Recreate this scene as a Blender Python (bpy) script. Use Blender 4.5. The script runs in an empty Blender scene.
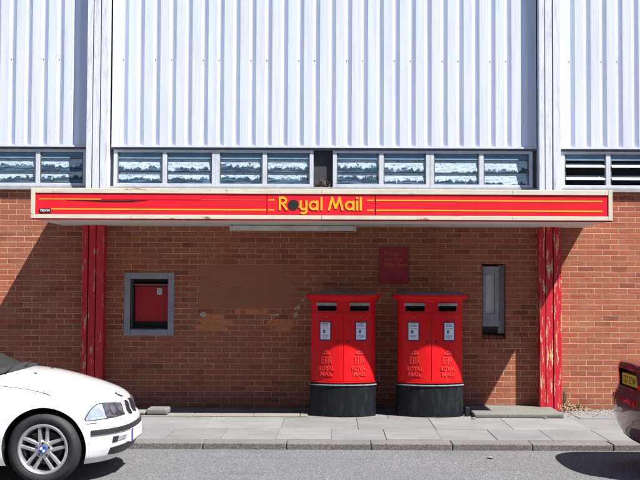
import bpy, bmesh, math, random
from mathutils import Vector, Matrix
random.seed(7)
R = math.radians
sc = bpy.context.scene
col = sc.collection
# ------------------------------------------------------------------ camera, sky, sun, exposure
D0, FPX, HC = 14.8, 1075.0, 1.703            # camera to wall, focal length in photo pixels, eye height over pavement
cam = bpy.data.cameras.new('camera'); cam.sensor_width = 36; cam.lens = 36*FPX/640
cam.clip_end = 2000; cam.clip_start = .05
camo = bpy.data.objects.new('camera', cam); col.objects.link(camo)
camo.location = (0, -D0, HC)
PITCH = math.atan(44/FPX)
camo.rotation_euler = (Matrix.Rotation(R(90)+PITCH, 4, 'X') @ Matrix.Rotation(R(.25), 4, 'Z')).to_euler()
cam.shift_x = -12/640
sc.camera = camo
SUN = Vector((1.51, -1.0, 2.7)).normalized()  # towards the sun
elev = math.asin(SUN.z); az = math.atan2(SUN.x, SUN.y)
w = bpy.data.worlds.new('World'); sc.world = w; w.use_nodes = True
nt = w.node_tree; bg = nt.nodes['Background']
sk = nt.nodes.new('ShaderNodeTexSky'); sk.sky_type = 'NISHITA'; sk.sun_disc = False
sk.sun_elevation = elev; sk.sun_rotation = az
sk.air_density = 1.0; sk.dust_density = .2; sk.ozone_density = 5.0
nt.links.new(sk.outputs[0], bg.inputs[0]); bg.inputs[1].default_value = .054
sl = bpy.data.lights.new('sun', 'SUN'); sl.energy = 5.0; sl.angle = R(.53); sl.color = (1, .965, .92)
so = bpy.data.objects.new('sun', sl); col.objects.link(so)
so.rotation_euler = (-SUN).to_track_quat('-Z', 'Y').to_euler(); so.location = (20, -20, 30)
vs = sc.view_settings; vs.view_transform = 'Standard'; vs.look = 'None'; vs.gamma = 1; vs.use_curve_mapping = False
vs.exposure = 1.16
try: sc.cycles.max_bounces = 8; sc.cycles.use_denoising = True
except Exception: pass

# ------------------------------------------------------------------ materials
def newmat(name):
    m = bpy.data.materials.new(name); m.use_nodes = True
    return m, m.node_tree, m.node_tree.nodes['Principled BSDF']
def nd(t, kind, **kw):
    n = t.nodes.new(kind)
    for k, v in kw.items():
        if k in n.inputs: n.inputs[k].default_value = v
        else: setattr(n, k, v)
    return n
def mixc(t, fac, a, b, mode='MIX'):
    n = t.nodes.new('ShaderNodeMix'); n.data_type = 'RGBA'; n.blend_type = mode
    for i, v in ((0, fac), (6, a), (7, b)):
        if hasattr(v, 'node'): t.links.new(v, n.inputs[i])
        else: n.inputs[i].default_value = v if not isinstance(v, tuple) or len(v) == 4 else (*v, 1)
    return n.outputs[2]
def math_(t, op, a, b=None, c=None, clamp=False):
    n = t.nodes.new('ShaderNodeMath'); n.operation = op; n.use_clamp = clamp
    for i, v in enumerate((a, b, c)):
        if v is None: continue
        if hasattr(v, 'node'): t.links.new(v, n.inputs[i])
        else: n.inputs[i].default_value = v
    return n.outputs[0]
def noise(t, scale, detail=4, rough=.55, vec=None, stretch=None):
    n = nd(t, 'ShaderNodeTexNoise'); n.inputs['Scale'].default_value = scale
    n.inputs['Detail'].default_value = detail; n.inputs['Roughness'].default_value = rough
    tc = nd(t, 'ShaderNodeTexCoord')
    v = vec or tc.outputs['Object']
    if stretch:
        mp = nd(t, 'ShaderNodeMapping'); mp.inputs['Scale'].default_value = stretch
        t.links.new(v, mp.inputs[0]); v = mp.outputs[0]
    t.links.new(v, n.inputs['Vector'])
    return n.outputs['Fac']
def ramp(t, fac, lo, hi):
    n = nd(t, 'ShaderNodeMapRange'); n.inputs[1].default_value = lo; n.inputs[2].default_value = hi
    t.links.new(fac, n.inputs[0]); return n.outputs[0]
def bump(t, b, h, strength, dist):
    n = nd(t, 'ShaderNodeBump'); n.inputs['Strength'].default_value = strength; n.inputs['Distance'].default_value = dist
    t.links.new(h, n.inputs['Height']); t.links.new(n.outputs[0], b.inputs['Normal'])
def simple(name, c, rough=.5, metal=0, var=.15, scale=6, coat=0, bmp=0, spec=None, dirt=None, dirt_amt=.35, stretch=None, wav=0):
    m, t, b = newmat(name)
    oi = nd(t, 'ShaderNodeObjectInfo'); tc0 = nd(t, 'ShaderNodeTexCoord'); va = nd(t, 'ShaderNodeVectorMath'); va.operation = 'MULTIPLY_ADD'
    va.inputs[1].default_value = (3.7, 3.7, 3.7); t.links.new(oi.outputs['Location'], va.inputs[0]); t.links.new(tc0.outputs['Object'], va.inputs[2])
    VV = va.outputs[0]
    f = noise(t, scale, 5, stretch=stretch, vec=VV)
    c2 = tuple(min(1, x*(1-var)) for x in c); c3 = tuple(min(1, x*(1+var)) for x in c)
    o = mixc(t, ramp(t, f, .3, .7), c2, c3)
    if dirt:
        g = noise(t, scale*.7+1.3, 8, .7, stretch=stretch, vec=VV)
        o = mixc(t, math_(t, 'MULTIPLY', ramp(t, g, .5, .72), dirt_amt), o, dirt)
    t.links.new(o, b.inputs['Base Color'])
    b.inputs['Roughness'].default_value = rough; b.inputs['Metallic'].default_value = metal
    if coat: b.inputs['Coat Weight'].default_value = coat; b.inputs['Coat Roughness'].default_value = .03
    if spec is not None: b.inputs['Specular IOR Level'].default_value = spec
    if bmp: bump(t, b, noise(t, scale*12, 4), bmp, .003)
    if wav: bump(t, b, noise(t, wav, 2, vec=VV, stretch=stretch), .5, .012)
    return m
M = {}
def brickmat():
    m, t, b = newmat('brick')
    tc = nd(t, 'ShaderNodeTexCoord'); sp = nd(t, 'ShaderNodeSeparateXYZ'); t.links.new(tc.outputs['Object'], sp.inputs[0])
    cb = nd(t, 'ShaderNodeCombineXYZ')
    wob = math_(t, 'MULTIPLY', math_(t, 'SUBTRACT', noise(t, 7, 3), .5), .006)
    t.links.new(math_(t, 'ADD', math_(t, 'ADD', sp.outputs[0], sp.outputs[1]), wob), cb.inputs[0])
    t.links.new(math_(t, 'ADD', sp.outputs[2], wob), cb.inputs[1])
    def bt(ms, sm=.1):
        n = nd(t, 'ShaderNodeTexBrick'); n.offset = .5; n.inputs['Scale'].default_value = 1
        n.inputs['Mortar Size'].default_value = ms; n.inputs['Mortar Smooth'].default_value = sm
        n.inputs['Brick Width'].default_value = .2275; n.inputs['Row Height'].default_value = .0755
        n.inputs['Color1'].default_value = (0, 0, 0, 1); n.inputs['Color2'].default_value = (1, 1, 1, 1); n.inputs['Bias'].default_value = 0
        n.inputs['Mortar'].default_value = (.5, .5, .5, 1)
        t.links.new(cb.outputs[0], n.inputs['Vector']); return n
    k = bt(.0048)
    cr = nd(t, 'ShaderNodeValToRGB'); t.links.new(k.outputs['Color'], cr.inputs[0])
    e = cr.color_ramp.elements; e[0].position = 0; e[0].color = (.19, .052, .034, 1); e[1].position = 1; e[1].color = (.45, .155, .075, 1)
    x = e.new(.22); x.color = (.34, .090, .050, 1); x = e.new(.5); x.color = (.41, .108, .062, 1); x = e.new(.78); x.color = (.40, .128, .062, 1)
    base = mixc(t, ramp(t, noise(t, 75, 6, .7), .42, .66), cr.outputs[0], (.25, .085, .055), 'MIX')
    base = mixc(t, ramp(t, noise(t, 3.3, 3, stretch=(1, 1, 3)), .45, .75), base, (.36, .15, .085), 'MIX')
    blot = mixc(t, math_(t, 'MULTIPLY', ramp(t, noise(t, .9, 5), .4, .7), .45), base, (.25, .09, .06))
    mort = mixc(t, ramp(t, noise(t, 4, 5), .35, .65), (.55, .39, .235), (.34, .21, .125))
    # repaired, blocked-up area: its mortar is tinted like the brick
    def band(v, lo, hi):
        return math_(t, 'MULTIPLY', math_(t, 'GREATER_THAN', v, lo), math_(t, 'LESS_THAN', v, hi))
    X, Z = sp.outputs[0], sp.outputs[2]
    row = math_(t, 'FLOOR', math_(t, 'DIVIDE', math_(t, 'ADD', Z, wob), .0755))
    even = math_(t, 'SUBTRACT', 1, math_(t, 'FLOORED_MODULO', row, 2))
    xi = math_(t, 'FLOOR', math_(t, 'DIVIDE', math_(t, 'ADD', math_(t, 'ADD', X, wob), math_(t, 'MULTIPLY', even, .11375)), .2275))
    patch = math_(t, 'MULTIPLY', band(xi, -8.5, -2.5), band(row, 17.5, 25.5))
    nz = noise(t, 3.1, 3)
    xw = math_(t, 'ADD', X, math_(t, 'MULTIPLY', math_(t, 'SUBTRACT', nz, .5), .7))
    sm = [math_(t, 'MULTIPLY', band(xw, a_, b_), band(Z, c_, d_)) for a_, b_, c_, d_ in
          ((-1.72, -1.42, 1.208, 1.284), (-1.80, -1.28, 1.134, 1.208), (-1.88, -1.40, 1.058, 1.134), (-.92, -.44, 1.134, 1.208), (-.80, -.46, 1.058, 1.134), (-1.25, -.95, 1.284, 1.36))]
    smear = sm[0]
    for q in sm[1:]: smear = math_(t, 'MAXIMUM', smear, q)
    mort2 = mixc(t, math_(t, 'MULTIPLY', patch, .85), mort, (.30, .14, .085))
    blot2 = mixc(t, math_(t, 'MULTIPLY', patch, .75), blot, (.34, .13, .075))
    o = mixc(t, k.outputs['Fac'], blot2, mort2)
    o = mixc(t, math_(t, 'MULTIPLY', smear, ramp(t, noise(t, 14, 6, .7), .30, .50)), o, (.52, .19, .09))
    def spot(cx, cz, rr):
        d = math_(t, 'SQRT', math_(t, 'ADD', math_(t, 'POWER', math_(t, 'SUBTRACT', X, cx), 2), math_(t, 'POWER', math_(t, 'SUBTRACT', Z, cz), 2)))
        return math_(t, 'LESS_THAN', math_(t, 'ADD', d, math_(t, 'MULTIPLY', math_(t, 'SUBTRACT', noise(t, 22, 4), .5), .12)), rr)
    for q in ((-1.765, 1.275, .035), (-.76, 1.27, .025), (-.50, 1.275, .03), (-.47, 1.38, .035), (-.40, 1.46, .02)):
        o = mixc(t, math_(t, 'MULTIPLY', spot(*q), .5), o, (.60, .55, .48))
    # brick darkens towards the ground along a ragged edge
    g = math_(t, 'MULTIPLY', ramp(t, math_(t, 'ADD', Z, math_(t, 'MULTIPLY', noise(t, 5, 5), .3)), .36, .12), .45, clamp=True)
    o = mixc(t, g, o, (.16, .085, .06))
    t.links.new(o, b.inputs['Base Color']); b.inputs['Roughness'].default_value = .88; b.inputs['Specular IOR Level'].default_value = .25
    kh = bt(.007, .5)
    h = math_(t, 'ADD', math_(t, 'SUBTRACT', 1, kh.outputs['Fac']), math_(t, 'MULTIPLY', noise(t, 90, 4), .35))
    bump(t, b, h, .7, .006)
    return m
M['brick'] = brickmat()
def peelmat(name, base, under, amount, stretch=(7, 7, 1.2), rough=.5, lo_z=None):
    m, t, b = newmat(name)
    n = noise(t, 3.0, 7, .62, stretch=stretch)
    if lo_z:
        tc = nd(t, 'ShaderNodeTexCoord'); sp = nd(t, 'ShaderNodeSeparateXYZ'); t.links.new(tc.outputs['Object'], sp.inputs[0])
        n = math_(t, 'ADD', n, ramp(t, sp.outputs[2], *lo_z))
    msk = ramp(t, n, amount, amount+.025)
    und = mixc(t, ramp(t, noise(t, 30, 5), .4, .6), under, tuple(x*.55 for x in under))
    bs = mixc(t, ramp(t, noise(t, 4, 4), .3, .7), tuple(x*.85 for x in base), base)
    t.links.new(mixc(t, msk, bs, und), b.inputs['Base Color'])
    b.inputs['Roughness'].default_value = rough
    bump(t, b, msk, -.4, .003)
    return m
M['red_post'] = peelmat('peeling_red_paint', (.55, .012, .03), (.60, .40, .22), .60, stretch=(9, 9, 1.3))
M['red_post_worn'] = peelmat('worn_red_paint', (.55, .012, .03), (.80, .55, .30), .553, stretch=(10, 10, 1.1))
M['cream_trim'] = peelmat('weathered_cream_trim', (.66, .61, .48), (.42, .20, .12), .635, stretch=(1.2, 5, 9), rough=.6)
M['fascia_red'] = simple('fascia_red', (.70, .013, .028), .5, spec=.25, var=.05, scale=3, dirt=(.45, .02, .03), dirt_amt=.3)
M['yellow'] = simple('sign_yellow', (.80, .42, .02), .4, var=.08)
M['stripe_faded'] = simple('faded_orange', (.55, .10, .02), .5)
M['black'] = simple('black_paint', (.012, .012, .013), .45)
M['sign_hole'] = simple('dark_brown_disc', (.014, .007, .007), .8)
M['soffit'] = simple('soffit_board', (.66, .64, .61), .7, var=.08, scale=2, dirt=(.3, .26, .22))
M['roof_felt'] = simple('roof_felt', (.12, .12, .12), .9)
M['cladding'] = simple('white_cladding', (.62, .665, .80), .42, var=.045, scale=1.8, dirt=(.44, .47, .53), dirt_amt=.5, stretch=(5, 5, .35), wav=1.6)
M['white_steel'] = simple('white_steel', (.64, .67, .75), .5, var=.06, scale=4, dirt=(.34, .33, .32), dirt_amt=.8, stretch=(6, 6, .8))
M['frame_grey'] = simple('window_frame_paint', (.55, .58, .64), .5, var=.08, dirt=(.3, .3, .3))
M['dark_gap'] = simple('dark_infill', (.035, .035, .045), .8, dirt=(.09, .085, .08))
M['sill'] = simple('sill_grey', (.32, .33, .35), .8, var=.15, dirt=(.15, .14, .13))
M['screw'] = simple('screw', (.06, .06, .07), .5)
M['box_red'] = simple('pillar_red', (.66, .007, .010), .5, var=.07, scale=3, spec=.2, dirt=(.40, .03, .025), dirt_amt=.5, stretch=(3, 3, .8), wav=2)
M['emboss'] = simple('worn_red_relief', (.70, .04, .035), .4, var=.2, scale=60)
M['box_black'] = simple('pillar_black', (.006, .007, .010), .55, spec=.25, var=.2, scale=7, dirt=(.06, .065, .075), dirt_amt=.35, bmp=.1, stretch=(2.5, 2.5, .6))
M['lip'] = simple('dusty_grey_lip', (.22, .23, .25), .6, var=.3, scale=20)
M['box_top'] = simple('dusty_sky_tinted_cap', (.10, .10, .10), .7, var=.3, scale=10, dirt=(.25, .24, .22))  # dust grey with the sky's reflection mixed into the colour
M['hood'] = simple('worn_grey_metal', (.28, .26, .26), .45, metal=.4, var=.3, scale=25)
M['plate_white'] = simple('notice_white', (.70, .74, .80), .4, var=.03)
M['ink'] = simple('ink_blue', (.10, .13, .25), .5)
M['plate_edge'] = simple('plate_edge', (.10, .015, .06), .4)
M['stone_frame'] = simple('grey_painted_stone', (.27, .29, .32), .75, var=.15, scale=8, dirt=(.16, .15, .15), bmp=.3)
M['grey_paint'] = simple('dark_grey_paint', (.10, .115, .125), .55, var=.15)
M['cabinet_red'] = simple('cabinet_red', (.42, .008, .016), .4, var=.06)
M['notice_red'] = simple('notice_red', (.33, .016, .028), .5, var=.1)
M['notice_ink'] = simple('faded_lettering', (.45, .13, .13), .6)
M['tube_white'] = simple('lamp_housing', (.60, .60, .58), .4, dirt=(.3, .28, .24))
M['pale_glass'] = simple('obscured_glass', (.48, .48, .53), .25, var=.1)
def concmat(name, c, speck=.25, sc_=80, attr=False, bstr=.4):
    m, t, b = newmat(name)
    base = mixc(t, ramp(t, noise(t, 1.7, 6, .65), .35, .7), tuple(x*.82 for x in c), tuple(x*1.08 for x in c))
    f = ramp(t, noise(t, sc_, 3, .7), .35, .65)
    base = mixc(t, math_(t, 'MULTIPLY', f, speck), base, tuple(x*.35 for x in c))
    if attr:
        a = nd(t, 'ShaderNodeAttribute'); a.attribute_name = 'tone'
        base = mixc(t, 1.0, base, a.outputs['Color'], 'MULTIPLY')
    st = ramp(t, noise(t, 9, 8, .75), .60, .66)
    base = mixc(t, math_(t, 'MULTIPLY', st, .35), base, tuple(x*.5 for x in c))
    if attr:                                       # chewing gum and oil spots, ragged stains
        v = nd(t, 'ShaderNodeTexVoronoi'); v.inputs['Scale'].default_value = 3.4
        tcg = nd(t, 'ShaderNodeTexCoord'); t.links.new(tcg.outputs['Object'], v.inputs['Vector'])
        gm = math_(t, 'LESS_THAN', math_(t, 'ADD', v.outputs['Distance'], math_(t, 'MULTIPLY', noise(t, 30, 3), .04)), .085)
        base = mixc(t, math_(t, 'MULTIPLY', gm, .45), base, (.10, .10, .10))
        base = mixc(t, math_(t, 'MULTIPLY', ramp(t, noise(t, 2.3, 8, .75, stretch=(.7, 2, 1)), .5, .7), .35), base, (.14, .135, .13))
    t.links.new(base, b.inputs['Base Color']); b.inputs['Roughness'].default_value = .9; b.inputs['Specular IOR Level'].default_value = .25
    bump(t, b, noise(t, sc_, 4, .7), bstr, .004)
    return m
M['flag'] = concmat('paving_flag', (.215, .214, .213), attr=True, speck=.35, sc_=120, bstr=.3)
M['joint'] = concmat('joint_dirt', (.10, .09, .08))
M['kerb'] = concmat('granite_kerb', (.215, .198, .185), speck=.95, sc_=70, bstr=1.0)
M['plinth'] = concmat('plinth_concrete', (.20, .195, .18), speck=.5, sc_=60, bstr=.8)
M['stone'] = concmat('pale_stone', (.25, .235, .205), speck=.4, sc_=50, bstr=.6)
def asphalt():
    m, t, b = newmat('asphalt')
    tc = nd(t, 'ShaderNodeTexCoord')
    v = nd(t, 'ShaderNodeTexVoronoi'); v.inputs['Scale'].default_value = 110; t.links.new(tc.outputs['Object'], v.inputs['Vector'])
    sp = nd(t, 'ShaderNodeSeparateXYZ'); t.links.new(v.outputs['Color'], sp.inputs[0])
    cr = nd(t, 'ShaderNodeValToRGB'); t.links.new(sp.outputs[0], cr.inputs[0])
    e = cr.color_ramp.elements; e[0].color = (.045, .046, .05, 1); e[1].color = (.25, .248, .25, 1)
    x = e.new(.45); x.color = (.130, .130, .134, 1); x = e.new(.8); x.color = (.165, .164, .167, 1)
    base = mixc(t, ramp(t, noise(t, .8, 6, .65), .35, .7), cr.outputs[0], (.112, .112, .115), 'MIX')
    base = mixc(t, .35, base, cr.outputs[0])
    st = ramp(t, noise(t, 1.1, 7, .7, stretch=(.5, 1.6, 1)), .56, .68)
    base = mixc(t, math_(t, 'MULTIPLY', st, .35), base, (.07, .07, .072))
    n1 = noise(t, 1.6, 6, .6); crk = math_(t, 'LESS_THAN', math_(t, 'ABSOLUTE', math_(t, 'SUBTRACT', n1, .5)), .0022)
    base = mixc(t, math_(t, 'MULTIPLY', math_(t, 'MULTIPLY', crk, ramp(t, noise(t, .7, 3), .5, .55)), .6), base, (.04, .04, .04))
    t.links.new(base, b.inputs['Base Color']); b.inputs['Roughness'].default_value = .88; b.inputs['Specular IOR Level'].default_value = .3
    h = math_(t, 'ADD', v.outputs['Distance'], noise(t, 40, 4))
    bump(t, b, h, .55, .007)
    return m
M['asphalt'] = asphalt()
M['ground'] = concmat('far_ground', (.13, .13, .125))
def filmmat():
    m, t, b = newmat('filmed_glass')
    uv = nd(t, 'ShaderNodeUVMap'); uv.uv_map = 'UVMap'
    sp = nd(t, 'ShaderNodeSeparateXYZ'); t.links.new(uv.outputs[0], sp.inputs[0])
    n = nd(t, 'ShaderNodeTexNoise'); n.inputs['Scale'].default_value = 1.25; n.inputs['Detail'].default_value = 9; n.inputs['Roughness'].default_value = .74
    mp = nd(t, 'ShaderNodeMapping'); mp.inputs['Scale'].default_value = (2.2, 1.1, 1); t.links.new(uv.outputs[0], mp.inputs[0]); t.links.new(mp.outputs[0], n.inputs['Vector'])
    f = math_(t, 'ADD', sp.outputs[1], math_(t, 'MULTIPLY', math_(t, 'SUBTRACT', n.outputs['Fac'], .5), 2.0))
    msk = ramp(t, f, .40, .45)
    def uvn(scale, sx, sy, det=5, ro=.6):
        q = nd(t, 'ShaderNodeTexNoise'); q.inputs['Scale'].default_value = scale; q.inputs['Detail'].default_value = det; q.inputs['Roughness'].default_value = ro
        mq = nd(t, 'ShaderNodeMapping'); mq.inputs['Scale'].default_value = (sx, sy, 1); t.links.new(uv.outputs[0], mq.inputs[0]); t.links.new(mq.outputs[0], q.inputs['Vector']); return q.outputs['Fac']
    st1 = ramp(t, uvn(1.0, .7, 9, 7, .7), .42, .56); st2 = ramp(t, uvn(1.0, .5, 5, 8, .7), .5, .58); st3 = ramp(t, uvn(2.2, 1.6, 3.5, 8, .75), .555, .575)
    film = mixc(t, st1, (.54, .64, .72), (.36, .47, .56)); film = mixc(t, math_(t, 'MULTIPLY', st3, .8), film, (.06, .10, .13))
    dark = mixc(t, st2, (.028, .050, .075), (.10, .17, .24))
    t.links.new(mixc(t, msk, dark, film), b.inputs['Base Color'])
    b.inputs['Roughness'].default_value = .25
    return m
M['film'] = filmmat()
M['glass_blue'] = simple('blue_grey_glass', (.13, .22, .30), .15, var=.15)
M['slat'] = simple('louvre_slat_edge', (.62, .67, .72), .3, var=.1)
M['nest'] = simple('dry_debris', (.16, .13, .09), .9, var=.4, scale=40)
M['leaf_dry'] = simple('dry_leaf', (.27, .19, .10), .85, var=.7, scale=30)
M['leaf_green'] = simple('weed_green', (.09, .11, .04), .8, var=.4, scale=30)
M['grit'] = simple('grit', (.28, .25, .22), .9, var=.4, scale=40)
# cars
M['car_white'] = simple('white_car_paint', (.78, .785, .79), .3, var=.02, coat=1, dirt=(.60, .59, .57), dirt_amt=.35, scale=2.5)
def carred():
    m, t, b = newmat('maroon_car_paint'); b.inputs['Base Color'].default_value = (.125, .005, .014, 1)
    b.inputs['Roughness'].default_value = .35; b.inputs['Metallic'].default_value = .1; b.inputs['Coat Weight'].default_value = 1; b.inputs['Coat Roughness'].default_value = .04
    return m
M['car_red'] = carred()
M['well'] = simple('wheel_well', (.008, .008, .009), .9)
M['trim_black'] = simple('bumper_strip', (.022, .022, .026), .5)
M['tyre'] = simple('tyre_rubber', (.016, .015, .017), .7, var=.25, scale=14)
M['alloy'] = simple('alloy', (.55, .55, .57), .35, metal=.75, var=.06)
M['disc'] = simple('brake_disc', (.10, .09, .085), .5, metal=.5)
M['chrome'] = simple('chrome', (.75, .75, .77), .12, metal=1, var=.02)
M['car_glass'] = simple('car_glass', (.03, .045, .045), .06, var=.05, spec=.8)
M['lamp_clear'] = simple('headlight_lens', (.34, .38, .44), .08, metal=.2, var=.25, scale=14, coat=1)
M['lamp_mid'] = simple('reflector_bowl', (.20, .21, .25), .15, metal=.5, var=.5, scale=20, coat=1)
M['lamp_dark'] = simple('headlight_inner', (.075, .08, .105), .10, metal=.3, var=.5, scale=10, coat=1)
M['lamp_red'] = simple('tail_lens', (.16, .004, .008), .12, var=.15, coat=1)
M['reflector'] = simple('red_reflector', (.20, .006, .01), .2, coat=1)
M['plate_yellow'] = simple('plate_yellow', (.62, .42, .02), .4, var=.03)
M['plate_wh'] = simple('plate_white', (.62, .64, .70), .4, var=.03)
M['blue'] = simple('badge_blue', (.02, .06, .32), .3)
M['badge_white'] = simple('badge_white', (.75, .76, .8), .3)
M['seam_soft'] = simple('bonnet_gap', (.25, .25, .26), .6)
M['reflector_amber'] = simple('amber_lens', (.5, .18, .02), .2, coat=1)
M['seam'] = simple('panel_gap', (.02, .02, .02), .8)

# ------------------------------------------------------------------ mesh helpers
ORG = {}
def tag(o, label=None, cat=None, group=None, kind=None):
    if label: o['label'] = label
    if cat: o['category'] = cat
    if group: o['group'] = group
    if kind: o['kind'] = kind
    return o
def thing(name, loc, label, cat, group=None):
    o = bpy.data.objects.new(name, None); o.empty_display_size = .2; col.objects.link(o); o.location = loc
    ORG[o] = Vector(loc)
    return tag(o, label, cat, group)
class MB:
    def __init__(s): s.v = []; s.f = []; s.m = []; s.uv = {}; s.tone = {}
    def add(s, vs_, fs, mi=0):
        n = len(s.v); s.v += [tuple(p) for p in vs_]
        for f in fs: s.f.append(tuple(i+n for i in f)); s.m.append(mi)
        return s
    def box(s, x0, x1, y0, y1, z0, z1, mi=0):
        return s.add([(x0,y0,z0),(x1,y0,z0),(x1,y1,z0),(x0,y1,z0),(x0,y0,z1),(x1,y0,z1),(x1,y1,z1),(x0,y1,z1)],
              [(0,3,2,1),(4,5,6,7),(0,1,5,4),(1,2,6,5),(2,3,7,6),(3,0,4,7)], mi)
    def prism(s, poly, y0, y1, mi=0):      # poly in (x,z), ccw seen from -y
        n = len(poly)
        vs_ = [(x, y0, z) for x, z in poly] + [(x, y1, z) for x, z in poly]
        fs = [tuple(range(n)), tuple(range(2*n-1, n-1, -1))] + [(i, i+n, (i+1) % n+n, (i+1) % n) for i in range(n)]
        return s.add(vs_, fs, mi)
    def cyl(s, c, ax, r0, r1, h, n=20, mi=0):   # frustum from c along ax
        ax = Vector(ax).normalized(); u = ax.orthogonal().normalized(); v = ax.cross(u); c = Vector(c)
        vs_ = []
        for r, k in ((r0, 0), (r1, h)):
            for i in range(n):
                a = 2*math.pi*i/n; vs_.append(c + ax*k + (u*math.cos(a)+v*math.sin(a))*r)
        fs = [(i, (i+1) % n, (i+1) % n+n, i+n) for i in range(n)] + [tuple(range(n-1, -1, -1)), tuple(range(n, 2*n))]
        return s.add(vs_, fs, mi)
    def lathe(s, prof, ax_c=(0,0,0), n=48, mi=0):   # profile (r, y) about the y axis, closed loop
        vs_ = []; k = len(prof)
        for i in range(n):
            a = 2*math.pi*i/n
            for r, y in prof: vs_.append((ax_c[0]+r*math.cos(a), ax_c[1]+y, ax_c[2]+r*math.sin(a)))
        fs = []
        for i in range(n):
            j = (i+1) % n
            for q in range(k):
                p = (q+1) % k; fs.append((i*k+q, i*k+p, j*k+p, j*k+q))
        return s.add(vs_, fs, mi)
    def stack(s, rings, mi=0, cap=(True, True)):    # list of equal-length closed rings
        n = len(rings[0]); vs_ = [p for r in rings for p in r]; fs = []
        for a in range(len(rings)-1):
            for i in range(n): fs.append((a*n+i, a*n+(i+1) % n, (a+1)*n+(i+1) % n, (a+1)*n+i))
        if cap[0]: fs.append(tuple(range(n-1, -1, -1)))
        if cap[1]: fs.append(tuple(range((len(rings)-1)*n, len(rings)*n)))
        return s.add(vs_, fs, mi)
    def grid(s, fn, nu, nv, mi=0, flip=False):
        vs_ = [fn(i/nu, j/nv) for i in range(nu+1) for j in range(nv+1)]
        fs = []
        for i in range(nu):
            for j in range(nv):
                q = (i*(nv+1)+j, (i+1)*(nv+1)+j, (i+1)*(nv+1)+j+1, i*(nv+1)+j+1)
                fs.append(q[::-1] if flip else q)
        return s.add(vs_, fs, mi)
    def slab(s, fn, nu, nv, mi=0):                  # fn(u,v,k) with k = 0 outer, 1 inner: a closed thick patch
        n0 = len(s.v)
        A = [fn(i/nu, j/nv, 0) for i in range(nu+1) for j in range(nv+1)]
        B = [fn(i/nu, j/nv, 1) for i in range(nu+1) for j in range(nv+1)]
        K = len(A); ix = lambda i, j: i*(nv+1)+j
        fs = []
        for i in range(nu):
            for j in range(nv):
                fs.append((ix(i,j), ix(i+1,j), ix(i+1,j+1), ix(i,j+1))); fs.append((K+ix(i,j+1), K+ix(i+1,j+1), K+ix(i+1,j), K+ix(i,j)))
        for i in range(nu):
            fs.append((ix(i+1,0), ix(i,0), K+ix(i,0), K+ix(i+1,0))); fs.append((ix(i,nv), ix(i+1,nv), K+ix(i+1,nv), K+ix(i,nv)))
        for j in range(nv):
            fs.append((ix(0,j), ix(0,j+1), K+ix(0,j+1), K+ix(0,j))); fs.append((ix(nu,j+1), ix(nu,j), K+ix(nu,j), K+ix(nu,j+1)))
        return s.add(A+B, fs, mi)
    def build(s, name, mats, parent=None, smooth=False, bevel=0, merge=False, angle=35, label=None, segs=2):
        root = parent
        while root is not None and root.parent is not None: root = root.parent
        o_ = ORG.get(root, Vector((0, 0, 0))) if parent is not None and not getattr(s, 'local', False) else Vector((0, 0, 0))
        me = bpy.data.meshes.new(name)
        me.from_pydata([(x-o_.x, y-o_.y, z-o_.z) for x, y, z in s.v], [], s.f)
        mats = mats if isinstance(mats, (list, tuple)) else [mats]
        for m in mats: me.materials.append(M[m] if isinstance(m, str) else m)
        me.polygons.foreach_set('material_index', s.m)
        if s.uv:
            ul = me.uv_layers.new(name='UVMap')
            for p in me.polygons:
                if p.index in s.uv:
                    for li, uv in zip(p.loop_indices, s.uv[p.index]): ul.data[li].uv = uv
        if s.tone:
            ca = me.color_attributes.new('tone', 'FLOAT_COLOR', 'CORNER')
            for p in me.polygons:
                c = s.tone.get(p.index, (1, 1, 1))
                for li in p.loop_indices: ca.data[li].color = (*c, 1)
        bm = bmesh.new(); bm.from_mesh(me)
        if merge: bmesh.ops.remove_doubles(bm, verts=bm.verts, dist=.0004)
        bmesh.ops.recalc_face_normals(bm, faces=bm.faces) if not getattr(s, 'keepn', False) else None
        bm.to_mesh(me); bm.free()
        if smooth:
            me.polygons.foreach_set('use_smooth', [True]*len(me.polygons)); me.set_sharp_from_angle(angle=R(angle))
        me.update()
        o = bpy.data.objects.new(name, me); col.objects.link(o)
        if parent is not None: o.parent = parent
        if bevel:
            b = o.modifiers.new('bevel', 'BEVEL'); b.width = bevel; b.segments = segs; b.limit_method = 'ANGLE'; b.angle_limit = R(40)
        if label: o['label'] = label
        return o
def one(name, mats, label, cat, mb, group=None, kind=None, **kw):
    o = mb.build(name, mats, None, **kw)
    if kind: o['kind'] = kind
    if label and kind != 'structure': tag(o, label, cat, group)
    return o
def boolcut(o, cutter_mb, mats):
    c = cutter_mb.build('cutter', mats, None, merge=False)
    md = o.modifiers.new('cut', 'BOOLEAN'); md.object = c; md.operation = 'DIFFERENCE'; md.solver = 'EXACT'
    try: md.material_mode = 'TRANSFER'
    except Exception: pass
    dg = bpy.context.evaluated_depsgraph_get()
    me = bpy.data.meshes.new_from_object(o.evaluated_get(dg), depsgraph=dg)
    o.modifiers.remove(md); o.data = me
    me.set_sharp_from_angle(angle=R(32))
    bpy.data.objects.remove(c)
def textmb(s, size, ext, fn, mb=None, offset=0, align='CENTER', mi=0, spacing=1):
    cu = bpy.data.curves.new('t', 'FONT'); cu.body = s; cu.size = size; cu.extrude = ext; cu.offset = offset
    cu.align_x = align; cu.resolution_u = 4; cu.space_character = spacing
    ob = bpy.data.objects.new('t', cu); col.objects.link(ob)
    dg = bpy.context.evaluated_depsgraph_get(); me = ob.evaluated_get(dg).to_mesh()
    mb = mb or MB()
    mb.add([fn(v.co.x, v.co.y, v.co.z) for v in me.vertices], [tuple(p.vertices) for p in me.polygons], mi)
    bpy.data.objects.remove(ob); bpy.data.curves.remove(cu)
    return mb
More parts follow.
